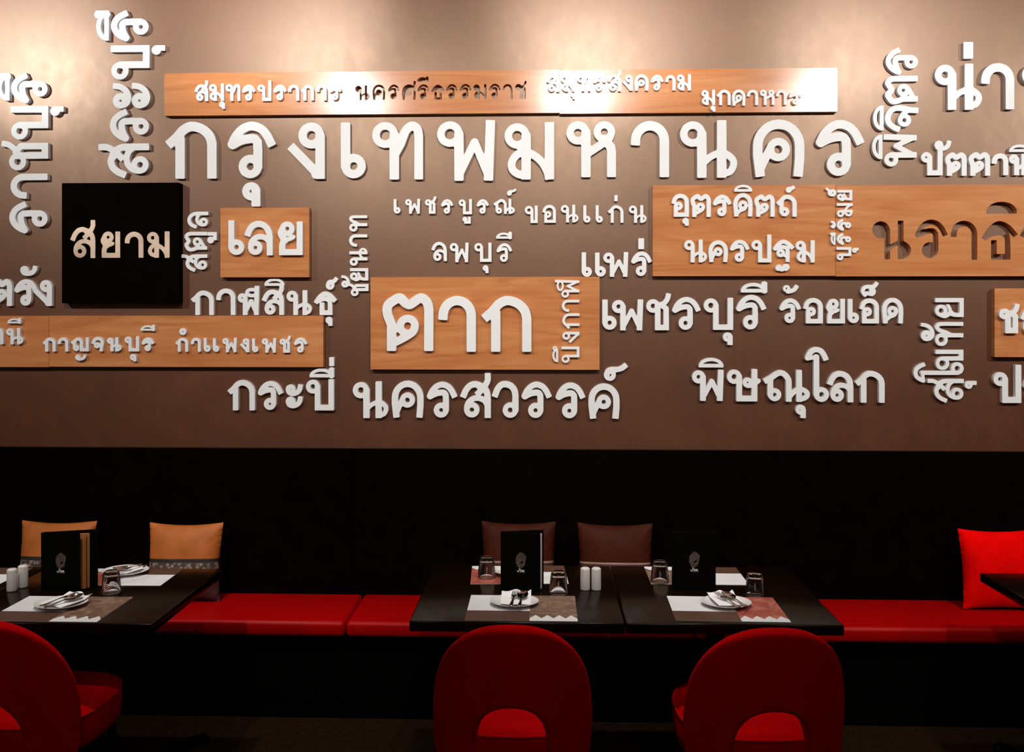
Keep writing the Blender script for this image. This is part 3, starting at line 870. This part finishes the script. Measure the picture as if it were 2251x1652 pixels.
def spell(word, place, sw, rot, y_front, y_back, letters, colour, mat):
    k = -1
    y_base = y_front
    for i, (ch, reg, x0, y0, x1, y1) in enumerate(letters):
        y_front = y_base - .0004 * (i % 4)
        shapes, f = placed(ch, reg, x0, y0, x1, y1, sw, rot, y_front)
        bm = bmesh.new()
        pts = np.array([f(p) for s in shapes for p in s[0]])
        cx, cz = pts[:, 0].mean(), pts[:, 1].mean()
        extrude_loops(bm, shapes, lambda p: (f(p)[0] - cx, f(p)[1] - cz), y_front - y_back, 0.0)
        nm = letter_name(ch)
        o = mesh_obj(nm, bm, mat, loc=(cx, y_back, cz))
        sign = ch.rstrip('_')
        if ch in MARKS_OVER:
            lab = '%s %s mark over the %s letter in %s' % (colour, sign, ORD[max(k, 0)], place)
        elif ch in MARKS_UNDER:
            lab = '%s %s mark under the %s letter in %s' % (colour, sign, ORD[max(k, 0)], place)
        else:
            k += 1
            lab = '%s letter %s, %s in %s' % (colour, sign, ORD[k], place)
        tag(o, lab, 'letter' if nm == 'thai_letter' else 'letter mark', 'letters of ' + place)


# ------------------------------------------------------------------ room shell
PAN_Y, PAN_Z = -0.03, 1.152
bm = bmesh.new(); box(bm, -6, 6, 0, 0.15, 0, 3.9); struct('wall_back', bm, M['wall'])
bm = bmesh.new(); box(bm, -6, 6, -7, 0.15, -0.1, 0); struct('floor', bm, M['carpet'])
bm = bmesh.new(); box(bm, -6, 6, -7, 0.15, 3.9, 4.0); struct('ceiling', bm, M['ceil'])
bm = bmesh.new(); box(bm, -6, -0.9165, PAN_Y, 0, 0, PAN_Z, 0.002, 1); struct('trim_1', bm, M['panel'])
bm = bmesh.new(); box(bm, -0.9135, 6, PAN_Y, 0, 0, PAN_Z, 0.002, 1); struct('trim_2', bm, M['panel'])


# ------------------------------------------------------------------ timber boards and black box
def board(px0, px1, py0, py1, label, cuts=None, group='timber sign boards on the brown wall'):
    """A board with measured left/right columns and top/bottom rows at its middle; letters may be cut through it."""
    a, b = P_y(px0, (py0 + py1) / 2, -BT), P_y(px1, (py0 + py1) / 2, -BT)
    zt, zb = P_y((px0 + px1) / 2, py0, -BT)[2], P_y((px0 + px1) / 2, py1, -BT)[2]
    bm = bmesh.new()
    cx, cz = (a[0] + b[0]) / 2, (zt + zb) / 2
    rect = np.array([(a[0], zb), (b[0], zb), (b[0], zt), (a[0], zt)])
    holes = []
    if cuts:
        sw, letters = cuts
        for ch, reg, x0, y0, x1, y1 in letters:
            shapes, f = placed(ch, reg, x0, y0, x1, y1, sw, 0, -BT, True)
            holes += [np.array([f(p) for p in s[0]]) for s in shapes]
    extrude_loops(bm, [(rect, holes)], lambda p: (p[0] - cx, p[1] - cz), -BT, -0.0005)
    o = mesh_obj('timber_board', bm, M['wood'], loc=(cx, 0, cz))
    tag(o, label, 'sign board', group)
    return o


board(361, 1229.6, 157, 251, 'first half of the long top board, with a cut-out dark word', CUT_TOP)
board(1230.4, 1841, 151.5, 247.5, 'second half of the long top board, bearing the last word')
board(484.5, 679.5, 456.5, 609, 'small square timber board with one large white word')
board(814.5, 1318, 608.5, 812, 'central timber board with a big three-letter white word')
board(-420, 107.6, 694, 806, 'cut-off end of the lower long board at the left edge')
board(108.4, 710.5, 693.5, 806, 'lower long timber board with two complete small words')
board(1435, 1836.6, 406.5, 606.3, 'pale grained half of the long right board with two words')
board(1837.4, 2420, 405.5, 606.7, 'half of the long right board with large cut-out letters', CUT_RIGHT)
board(2186.5, 2420, 633.5, 784.5, 'small timber board cut off by the right edge')
a, b = P_y(135.5, 533, -0.05), P_y(393.5, 533, -0.05)
zt, zb = P_y(264, 401.5, -0.05)[2], P_y(264, 666, -0.05)[2]
bm = bmesh.new(); box(bm, a[0], b[0], -0.05, 0, zb, zt, 0.003, 2)
tag(mesh_obj('sign_box', bm, M['black']), 'square black cloth-covered sign box with a copper word', 'sign box')
for word, place, sw, rot, on, letters in WORDS:
    yb = -BT if on else 0.0
    t = 0.022 if sw / REG[letters[0][1]][2] > 12 else 0.018
    if on:
        t -= 0.001
    spell(word, place, sw, rot, yb - t, yb, letters, 'white', M['white'])
spell(SIAM[0], SIAM[1], SIAM[2], 0, -0.053, -0.05, SIAM[3], 'copper', M['copper'])

# ------------------------------------------------------------------ banquette
bq = thing('banquette', (0, 0, 0), 'long low banquette with red leather seat along the wall', 'bench seat')
bm = bmesh.new(); box(bm, -5, 5, -0.37, PAN_Y, 0, 0.385); mesh_obj('bench_base', bm, M['base'], bq)
xs = [-5.0, -3.93, -2.40, -0.868, 0.66, 2.19, 3.72, 5.0]
for x0, x1 in zip(xs, xs[1:]):
    bm = bmesh.new()
    box(bm, x0 + .002, x1 - .002, -0.452, PAN_Y, 0.385, 0.456, 0.022, 5)
    mesh_obj('seat_cushion', bm, M['red_leather'], bq, smooth=True)


# ------------------------------------------------------------------ tables
TZ = 0.75


def make_table(x, y, w, d, label):
    t = thing('dining_table', (x, y, 0), label, 'table', 'dark square restaurant tables')
    bm = bmesh.new(); box(bm, -w / 2, w / 2, -d / 2, d / 2, TZ - .036, TZ, 0.006, 3); mesh_obj('tabletop', bm, M['table'], t, True)
    bm = bmesh.new(); lathe(bm, [(0, TZ - .036), (.16, TZ - .036), (.16, TZ - .044), (.04, TZ - .05), (.036, TZ - .06), (.036, .06), (.05, .045), (0, .045)], 24); mesh_obj('column', bm, M['base'], t, True)
    for sx, sy in ((1, 1), (-1, 1), (1, -1), (-1, -1)):
        bm = bmesh.new()
        tube(bm, [(0, 0, .045), (.13 * sx, .22 * sy, .035), (.26 * sx, .43 * sy, .022)], [.026, .022, .016], 8)
        lathe(bm, [(0, 0), (.02, 0), (.02, .02), (0, .022)], 12, .26 * sx, .43 * sy)
        mesh_obj('foot', bm, M['base'], t, True)
    return t


make_table(-0.0915, -0.97, 0.733, 0.733, 'dark table with the menu directly left of two white shakers')
make_table(0.6445, -0.965, 0.731, 0.735, 'dark table joined to the central one, before the right chair')
make_table(-1.687, -1.047, 0.733, 0.702, 'dark table before the orange cushions, left chair tucked in')
make_table(-2.427, -1.047, 0.733, 0.702, 'dark table cut off by the left edge behind the shakers')
make_table(2.135, -1.02, 0.733, 0.735, 'dark table cut off by the right edge, before the red cushion')


# ------------------------------------------------------------------ place mats
def make_mat(x, y, w, d, rz, pic, label, mark=False):
    """Printed paper mat: white field, brown strip, cloud print and a white zigzag border, lying flat on the table."""
    bm = bmesh.new()
    z = 0.0009
    fx, fy = .575, .37

    def poly(pts, mi):
        f = bm.faces.new([bm.verts.new(((u - .5) * w, (v - .5) * d, z)) for u, v in pts])
        f.material_index = mi
    poly([(0, fy), (fx, fy), (fx, 1), (0, 1)], 0)
    poly([(0, 0), (fx, 0), (fx, fy), (0, fy)], 1)
    zz = []
    n = 4
    for k in range(n):
        zz += [(fx + (1 - fx) * k / n, .10), (fx + (1 - fx) * (k + .5) / n, .22)]
    zz.append((1, .10))
    poly(zz + [(1, 1), (fx, 1)], 2)
    poly([(fx, 0), (1, 0)] + zz[::-1], 0)
    rim = [(-.5 * w, -.5 * d), (.5 * w, -.5 * d), (.5 * w, .5 * d), (-.5 * w, .5 * d)]
    lo = [bm.verts.new((*p, 0.0)) for p in rim]
    hi = [bm.verts.new((*p, z)) for p in rim]
    for k in range(4):
        bm.faces.new((lo[k], lo[(k + 1) % 4], hi[(k + 1) % 4], hi[k]))
    if mark:
        for q in ([(.34, .62), (.40, .70), (.405, .685), (.352, .60)], [(.335, .70), (.37, .665), (.365, .65)], [(.40, .66), (.43, .645), (.40, .64)]):
            f = bm.faces.new([bm.verts.new(((u - .5) * w, (v - .5) * d, z + .0003)) for u, v in q])
            f.material_index = 3
    for f in bm.faces:
        f.normal_update()
        if f.normal.z < -0.5:
            f.normal_flip()
    o = mesh_obj('place_mat', bm, [M['paper'], M['brown_print'], M[pic], M['drag']], loc=(x, y, TZ + .0002))
    o.rotation_euler = (0, 0, rz)
    tag(o, label, 'place mat', 'printed paper place mats')


make_mat(-0.077, -1.177, .386, .290, 0.0, 'pic_brown', 'brown-printed mat in front of the central menu')
make_mat(-0.10, -0.748, .382, .262, PI + .05, 'pic_red', 'red-printed mat behind the central menu')
make_mat(0.648, -1.163, .388, .280, -.02, 'pic_red', 'red-printed mat in front of the right-hand menu', True)
make_mat(0.606, -0.738, .378, .254, PI, 'pic_brown', 'brown-printed mat behind the right-hand menu', True)
make_mat(-1.712, -1.242, .392, .284, 0.0, 'pic_brown', 'brown-printed mat in front of the left menu')
make_mat(-1.672, -0.835, .385, .240, PI + .02, 'pic_red', 'red-printed mat behind the glass on the left table')
make_mat(-2.30, -0.85, .38, .26, PI, 'pic_red', 'mat corner at the left edge behind the white shakers')
make_mat(2.15, -0.79, .38, .26, PI, 'pic_red', 'mat corner on the table before the red cushion')


# ------------------------------------------------------------------ plates, napkins, cutlery
def make_plate(x, y, r, label):
    bm = bmesh.new()
    k = r / .088
    lathe(bm, [(0, .003), (.045 * k, .003), (.048 * k, 0), (.053 * k, 0), (.056 * k, .004), (.074 * k, .012), (.0875 * k, .0195), (.088 * k, .021), (.0865 * k, .0215), (.074 * k, .0155), (.055 * k, .0078), (0, .0065)], 56)
    for v in bm.verts:
        v.co.y *= .86
        v.co.z *= .72
    tag(mesh_obj('plate', bm, M['china'], None, True, (x, y, TZ + .0013)), label, 'plate', 'small white plates')


def make_napkin(x, y, w, d, rz, label, flip=0.0):
    """A folded paper napkin draped over the plate, its edges curling."""
    bm = bmesh.new()
    n = 16
    grid = [[None] * (n + 1) for _ in range(n + 1)]
    for i in range(n + 1):
        for j in range(n + 1):
            u, v = i / n - .5, j / n - .5
            rr = math.hypot(u * w, v * d)
            z = .0168 + (.014 * math.sin(9 * u + 2.1) + .035) * max(0, v - .30) * 1.6 + .012 * max(0, abs(u) - .40) * (1 + v)
            ruffle = .006 * math.sin(14 * u + 1.0) if j == n else (.003 * math.sin(10 * u) if j == 0 else 0)
            grid[i][j] = bm.verts.new((u * w, v * d + ruffle, z))
    for i in range(n):
        for j in range(n):
            bm.faces.new((grid[i][j], grid[i + 1][j], grid[i + 1][j + 1], grid[i][j + 1]))
    o = mesh_obj('napkin', bm, M['napkin'], None, False, (x, y, TZ + .0005))
    sm_ = o.modifiers.new('thick', 'SOLIDIFY')
    sm_.thickness = .0010
    sm_.offset = -1
    o.rotation_euler = (0, 0, rz)
    tag(o, label, 'napkin', 'white paper napkins on the plates')


def ribbon(bm, prof, th=.0016):
    """A flat metal strip: (y, half width, z) stations joined into a closed slab with a domed section."""
    rows = []
    for y, hw, z in prof:
        rows.append([bm.verts.new((x * hw, y, z + dz)) for x, dz in ((-1, 0), (-.6, th), (0, th * 1.3), (.6, th), (1, 0), (.5, -th * .4), (-.5, -th * .4))])
    for a, b in zip(rows, rows[1:]):
        for k in range(7):
            bm.faces.new((a[k], a[(k + 1) % 7], b[(k + 1) % 7], b[k]))
    bm.faces.new(rows[0]); bm.faces.new(rows[-1])


HANDLE = [(-.066, .0068, 0), (-.058, .0092, .0002), (-.040, .0070, .0012), (-.018, .0040, .004), (.000, .0034, .0062), (.010, .0044, .007)]


def make_spoon():
    bm = bmesh.new()
    ribbon(bm, HANDLE)
    n, m_ = 20, 7
    for sgn in (0, 1):
        rings = []
        for j in range(m_ + 1):
            q = j / m_
            ring = []
            for k in range(n):
                a = 2 * PI * k / n
                px = .0200 * q * math.sin(a)
                py = .042 + .035 * q * math.cos(a)
                ring.append(bm.verts.new((px, py, .0075 - .0085 * (1 - q * q) + .06 * (py - .007) - sgn * .0009)))
            rings.append(ring)
        for a_, b_ in zip(rings[1:], rings[2:]):
            for k in range(n):
                bm.faces.new((a_[k], a_[(k + 1) % n], b_[(k + 1) % n], b_[k]))
        bm.faces.new(rings[1])
        for v in rings[0]:
            bm.verts.remove(v)
    bmesh.ops.recalc_face_normals(bm, faces=bm.faces[:])
    return bm


def make_fork():
    bm = bmesh.new()
    ribbon(bm, HANDLE + [(.018, .007, .007), (.026, .0108, .0066), (.036, .0115, .0066)])
    for k in range(4):
        x = -.0090 + .0060 * k
        prof = [(.034, 0.0023, .0066), (.050, .0020, .0072), (.066, .0018, .0090), (.076, .0011, .0108)]
        bm2 = bmesh.new()
        ribbon(bm2, prof, .0013)
        for v in bm2.verts:
            v.co.x += x
        me = bpy.data.meshes.new('tine'); bm2.to_mesh(me); bm2.free(); bm.from_mesh(me); bpy.data.meshes.remove(me)
    bmesh.ops.recalc_face_normals(bm, faces=bm.faces[:])
    return bm


SPOON = mesh_obj('spoon', make_spoon(), M['steel'], None, True)
FORK = mesh_obj('fork', make_fork(), M['steel'], None, True)
first = [True]


def cutlery(x, y, rz, where, gap=.034, z=.0205):
    for src, dx, nm in ((FORK, -gap / 2, 'fork'), (SPOON, gap / 2, 'spoon')):
        o = src if first[0] else src.copy()
        if not first[0]:
            COL.objects.link(o)
        o.location = (x + dx * math.cos(rz), y + dx * math.sin(rz), TZ + z)
        o.rotation_euler = (math.radians(1.5), 0, rz)
        tag(o, 'steel %s on the napkin %s' % (nm, where), nm, 'steel spoons and forks')
    first[0] = False


SETS = [(-0.105, -1.140, .088, .108, .128, 0.0, 'in front of the central menu', -.10),
        (0.655, -1.125, .090, .098, .130, .16, 'in front of the right-hand menu', .42),
        (-1.728, -1.215, .092, .112, .125, -.40, 'in front of the left menu', -.55),
        (-1.690, -0.785, .092, .100, .125, PI - .40, 'behind the glass on the left table', PI - .42)]
for x, y, r, nw, nd, nrz, where, crz in SETS:
    make_plate(x, y, r, 'small white plate ' + where)
    make_napkin(x + .005 - .012 * math.sin(nrz), y + .012 * math.cos(nrz), nw, nd, nrz, 'white paper napkin on the plate ' + where)
    cutlery(x + .012 + .016 * math.sin(crz), y - .016 * math.cos(crz), crz, where, .030)
make_plate(-0.122, -0.735, .085, 'white plate mostly hidden behind the central menu')


# ------------------------------------------------------------------ glasses and shakers
def make_glass_obj(x, y, label):
    bm = bmesh.new()
    lathe(bm, [(.0335, 0), (.0355, .0015), (.0362, .004), (.0300, .068), (.0275, .0775), (.022, .0815), (0, .082)], 40)
    for v in bm.verts:
        pass
    inner = [(.0335, 0), (.0330, .004), (.0268, .062), (.0225, .0672), (0, .0665)]
    rings = []
    bm2 = bmesh.new()
    lathe(bm2, inner, 40)
    me = bpy.data.meshes.new('t'); bm2.to_mesh(me); bm2.free(); bm.from_mesh(me); bpy.data.meshes.remove(me)
    bmesh.ops.remove_doubles(bm, verts=bm.verts[:], dist=1e-5)
    bmesh.ops.recalc_face_normals(bm, faces=bm.faces[:])
    tag(mesh_obj('tumbler', bm, M['glass'], None, True, (x, y, TZ + .0014)), label, 'glass', 'upturned glass tumblers')


make_glass_obj(0.056, -1.000, 'upturned tumbler beside the central menu, near the shakers')
make_glass_obj(-0.226, -0.795, 'upturned tumbler on the red mat behind the central menu')
make_glass_obj(0.454, -0.835, 'upturned tumbler on the brown mat left of the right menu')
make_glass_obj(0.787, -0.995, 'upturned tumbler behind the red mat, right of the right menu')
make_glass_obj(-1.838, -0.800, 'upturned tumbler half hidden behind the left menu')
make_glass_obj(-1.625, -1.045, 'upturned tumbler right of the left menu')


def make_shaker(x, y, label):
    bm = bmesh.new()
    lathe(bm, [(0, 0), (.0165, 0), (.0182, .0015), (.0185, .004), (.0180, .078), (.0170, .0815), (.012, .0845), (0, .0855)], 36)
    t = mesh_obj('shaker', bm, M['ceramic'], None, True, (x, y, TZ))
    tag(t, label, 'salt and pepper shaker', 'white ceramic shakers')
    bm = bmesh.new()
    for k in range(3):
        a = 2 * PI * k / 3 + .4
        lathe(bm, [(0, .0853), (.0011, .0853), (.0011, .0858), (0, .0858)], 8, .005 * math.cos(a), .005 * math.sin(a))
    mesh_obj('pour_holes', bm, M['base'], t)


make_shaker(0.158, -0.945, 'left one of the two shakers beside the central table\'s glass')
make_shaker(0.200, -0.945, 'right one of the two shakers, nearer the table seam')
make_shaker(-2.012, -1.035, 'nearer white shaker of the pair at the left edge')
make_shaker(-1.998, -0.985, 'farther white shaker of the pair at the left edge')


# ------------------------------------------------------------------ menus
def make_menu(sp, f, b, h, pagemat, label):
    """Standing menu: spine at sp, front cover edge at f, back cover edge at b (table-plane points)."""
    t = thing('menu', (sp[0], sp[1], TZ), label, 'menu', 'black standing menus')
    th = .0035

    def leaf(name, p, q, z0, z1, off, thick, mat, parent=t):
        d = Vector((q[0] - p[0], q[1] - p[1], 0))
        L = d.length
        d.normalize()
        n = Vector((-d.y, d.x, 0))
        bm = bmesh.new()
        box(bm, 0, L, -thick / 2, thick / 2, z0, z1, min(thick * .3, .001), 1)
        for v in bm.verts:
            c = v.co.copy()
            v.co = Vector((p[0] - sp[0], p[1] - sp[1], 0)) + d * c.x + n * (c.y + off) + Vector((0, 0, c.z))
        return mesh_obj(name, bm, mat, parent)
    fc = leaf('front_cover', sp, f, 0, h, 0, th, M['cover'])
    leaf('back_cover', (sp[0] + .002, sp[1] + .008), b, 0, h, 0, th, M['cover'])
    mid = ((f[0] * .55 + b[0] * .45) - .001, (f[1] * .55 + b[1] * .45))
    for k, q in enumerate((.35, .55)):
        e = (f[0] * (1 - q) + b[0] * q - .001, f[1] * (1 - q) + b[1] * q)
        leaf('page_block', (sp[0] + .003, sp[1] + .004), e, .006, h - .008, 0, .0025, pagemat)
    # emblem, lettering and rule on the front cover
    d = Vector((f[0] - sp[0], f[1] - sp[1], 0))
    L = d.length
    d.normalize()
    n = Vector((d.y, -d.x, 0))
    rng = random.Random(3)
    bm = bmesh.new()
    outl = []
    for k in range(40):
        a = 2 * PI * k / 40
        rr = 1 + rng.uniform(-.10, .10) + (.10 if .2 < a < .8 else 0)
        outl.append((.0195 * rr * math.cos(a) + .002 * math.sin(a), .0285 * rr * math.sin(a)))
    hole = [(.004 + .006 * math.cos(-2 * PI * k / 12), -.008 + .004 * math.sin(-2 * PI * k / 12) + .003 * math.cos(2 * PI * k / 12)) for k in range(12)]

    def put(bm, shapes, cx, cz, off):
        extrude_loops(bm, shapes, lambda p: p, -off, 0)
        for v in bm.verts:
            c = v.co.copy()
            v.co = d * (cx + c.x) + n * (th / 2 - c.y) + Vector((0, 0, cz + c.z))
    put(bm, [(np.array(outl), [np.array(hole)])], L * .51, h * .53, .0005)
    mesh_obj('emblem', bm, M['emblem'], fc)
    st = .0026
    bm = bmesh.new()
    J = [S(CR([(.008, .013), (.0075, .005), (.005, .0005), (.001, .001), (0, .004)]), 'fr')]
    I = [S([(.0125, .0), (.0125, .0055)]), S([(.0125, .0085), (.0125, .0092)], 'rr')]
    N = [S([(.017, 0), (.017, .006)]), S(CR([(.017, .004), (.0195, .006), (.0215, .004)]) + [(.0215, 0)], 'rf'), S(CR([(.0215, .004), (.024, .006), (.026, .004)]) + [(.026, 0)], 'rf')]
    global glyph
    keep = glyph
    glyph = lambda ch, W, H, w: J + I + N
    shapes = glyph_loops('x', .026, .013, st)
    glyph = keep
    put(bm, shapes, L * .51 - .0135, h * .335, .0005)
    mesh_obj('lettering', bm, M['foil'], fc)
    bm = bmesh.new()
    put(bm, [(np.array([(-.016, 0), (.016, 0), (.016, .0012), (-.016, .0012)]), [])], L * .52, h * .315, .0004)
    mesh_obj('rule_line', bm, M['emblem'], fc)


make_menu((-0.163, -0.965), (-0.012, -0.985), (0.000, -0.925), .222, M['pages'], 'black standing menu with white page edges on the central table')
make_menu((0.486, -0.945), (0.652, -0.940), (0.657, -0.905), .222, M['cover'], 'black standing menu with dark page edges before the dark panel')
make_menu((-1.898, -1.038), (-1.745, -1.044), (-1.712, -0.972), .222, M['kraft'], 'black standing menu with amber page edge on the left table')


# ------------------------------------------------------------------ cushions
def make_cushion(x, y, w, h, lean, mats, label, bands, rz=0.0, group='throw cushions on the banquette'):
    """A plump square cushion standing on the bench; bands = [(v limit, material index)] from the top down."""
    bm = bmesh.new()
    nx, nz = 28, 44

    def pt(i, j, s):
        u, v = 2 * i / nx - 1, 2 * j / nz - 1
        pinch = 1 - .075 * (1 - u * u) ** 1.0 * abs(v) ** 3
        pinchu = 1 - .055 * (1 - v * v) * abs(u) ** 3
        th = .062 * ((1 - abs(u) ** 2.4) * (1 - abs(v) ** 2.4)) ** .55
        wr = .004 * math.sin(7 * u + 5 * v + x * 9) * (1 - abs(u)) * (1 - abs(v)) + .003 * math.sin(19 * (u - v)) * abs(u * v)
        return Vector((u * w / 2 * pinchu, s * (th + wr * .6), h / 2 + v * h / 2 * pinch))
    sheets = []
    for s in (-1, 1):
        g = [[bm.verts.new(pt(i, j, s)) for j in range(nz + 1)] for i in range(nx + 1)]
        sheets.append(g)
        for i in range(nx):
            for j in range(nz):
                f = bm.faces.new((g[i][j], g[i + 1][j], g[i + 1][j + 1], g[i][j + 1]))
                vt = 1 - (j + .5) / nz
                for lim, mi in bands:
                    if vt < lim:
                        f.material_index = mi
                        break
    bmesh.ops.remove_doubles(bm, verts=bm.verts[:], dist=.0012)
    bmesh.ops.recalc_face_normals(bm, faces=bm.faces[:])
    o = mesh_obj('cushion', bm, mats, None, True, (x, y, .458))
    o.rotation_euler = (lean, 0, rz)
    tag(o, label, 'cushion', group)
    return o


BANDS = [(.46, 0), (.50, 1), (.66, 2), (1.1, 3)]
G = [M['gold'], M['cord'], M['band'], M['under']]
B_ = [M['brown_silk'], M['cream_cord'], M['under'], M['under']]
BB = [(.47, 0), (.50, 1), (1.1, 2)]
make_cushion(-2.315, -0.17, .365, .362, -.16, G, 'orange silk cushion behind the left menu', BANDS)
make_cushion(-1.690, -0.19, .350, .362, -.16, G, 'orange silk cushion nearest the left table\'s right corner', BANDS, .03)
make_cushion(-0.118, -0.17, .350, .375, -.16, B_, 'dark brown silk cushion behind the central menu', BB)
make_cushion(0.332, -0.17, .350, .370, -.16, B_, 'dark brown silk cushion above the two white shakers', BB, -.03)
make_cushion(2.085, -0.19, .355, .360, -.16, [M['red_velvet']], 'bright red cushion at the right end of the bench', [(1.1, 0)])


# ------------------------------------------------------------------ chairs
def make_chair():
    c = bpy.data.objects.new('upholstered_chair', None)
    COL.objects.link(c)
    # backrest: padded horseshoe shell with an arched opening at the bottom
    bm = bmesh.new()
    N_, R_ = 44, 9
    inner, outer = [], []
    for k in range(N_ + 1):
        a = PI * (1 - k / N_)
        ca, sa = math.cos(a), math.sin(a)
        e = lambda v, p: math.copysign(abs(v) ** p, v)
        q = abs(k / N_ - .5) * 2
        if True:
            xi = .118 * e(ca, .85)
            zi = .41 + .182 * e(sa, .85)
            xo = .242 * e(ca, .80)
            zo = .50 + .352 * e(sa, .80)
        inner.append((xi, zi)); outer.append((xo, zo))
    inner = [(-.128, .30), (-.122, .36)] + inner + [(.122, .36), (.128, .30)]
    outer = [(-.212, .30), (-.236, .40)] + outer + [(.236, .40), (.212, .30)]
    rows = []
    for (xi, zi), (xo, zo) in zip(inner, outer):
        row = []
        for j in range(R_ + 1):
            t = j / R_
            x, z = xi + (xo - xi) * t, zi + (zo - zi) * t
            yy = -.292 + .135 * (abs(x) / .242) ** 2.3 - .055 * (z - .45) / .4
            row.append(bm.verts.new((x, yy, z)))
        rows.append(row)
    for a_, b_ in zip(rows, rows[1:]):
        for j in range(R_):
            bm.faces.new((a_[j], a_[j + 1], b_[j + 1], b_[j]))
    o = mesh_obj('backrest', bm, M['red_felt'], c, True)
    s = o.modifiers.new('s', 'SOLIDIFY'); s.thickness = .052; s.offset = 0
    d = o.modifiers.new('d', 'SUBSURF'); d.levels = 2; d.render_levels = 2
    # seat: thick rounded cushion with a piped edge
    bm = bmesh.new()
    n = 48
    prof = [(0, .345), (.80, .345), (.93, .355), (.985, .375), (1.0, .41), (1.0, .442), (.985, .464), (.93, .480), (.80, .486), (.4, .492), (0, .494)]
    rings = []
    for q, z in prof:
        if q == 0:
            rings.append([bm.verts.new((0, 0, z))]); continue
        ring = []
        for k in range(n):
            a = 2 * PI * k / n
            e = lambda v: math.copysign(abs(v) ** .72, v)
            ring.append(bm.verts.new((.248 * q * e(math.cos(a)), .245 * q * e(math.sin(a)), z)))
        rings.append(ring)
    for a_, b_ in zip(rings, rings[1:]):
        for k in range(n):
            k2 = (k + 1) % n
            if len(a_) == 1:
                bm.faces.new((a_[0], b_[k2], b_[k]))
            elif len(b_) == 1:
                bm.faces.new((a_[k], a_[k2], b_[0]))
            else:
                bm.faces.new((a_[k], a_[k2], b_[k2], b_[k]))
    bmesh.ops.recalc_face_normals(bm, faces=bm.faces[:])
    st = mesh_obj('seat', bm, M['red_felt'], c, True)
    bm = bmesh.new()
    e = lambda v: math.copysign(abs(v) ** .72, v)
    tube(bm, [(.245 * e(math.cos(2 * PI * k / 64)), .242 * e(math.sin(2 * PI * k / 64)), .468) for k in range(64)], .0055, 8, True)
    mesh_obj('piping', bm, M['red_felt'], st, True)
    for sx, sy in ((1, 1), (-1, 1), (1, -1), (-1, -1)):
        bm = bmesh.new()
        tube(bm, [(.17 * sx, .16 * sy, .345), (.205 * sx, .20 * sy, 0)], [.018, .012], 10)
        mesh_obj('leg', bm, M['base'], c, True)
    return c


chair = make_chair()
for i, (x, y, rz, lab) in enumerate(((-0.100, -1.335, 0.0, 'red felt chair with arched back opening before the central menu'),
                                     (0.690, -1.335, .03, 'red felt chair with arched back opening before the right-hand menu'),
                                     (-1.745, -1.335, -.04, 'red felt chair cut off by the left edge'))):
    c = chair if i == 0 else copy_tree(chair)
    c.location = (x, y, 0)
    c.rotation_euler = (0, 0, rz)
    tag(c, lab, 'chair', 'red upholstered chairs')
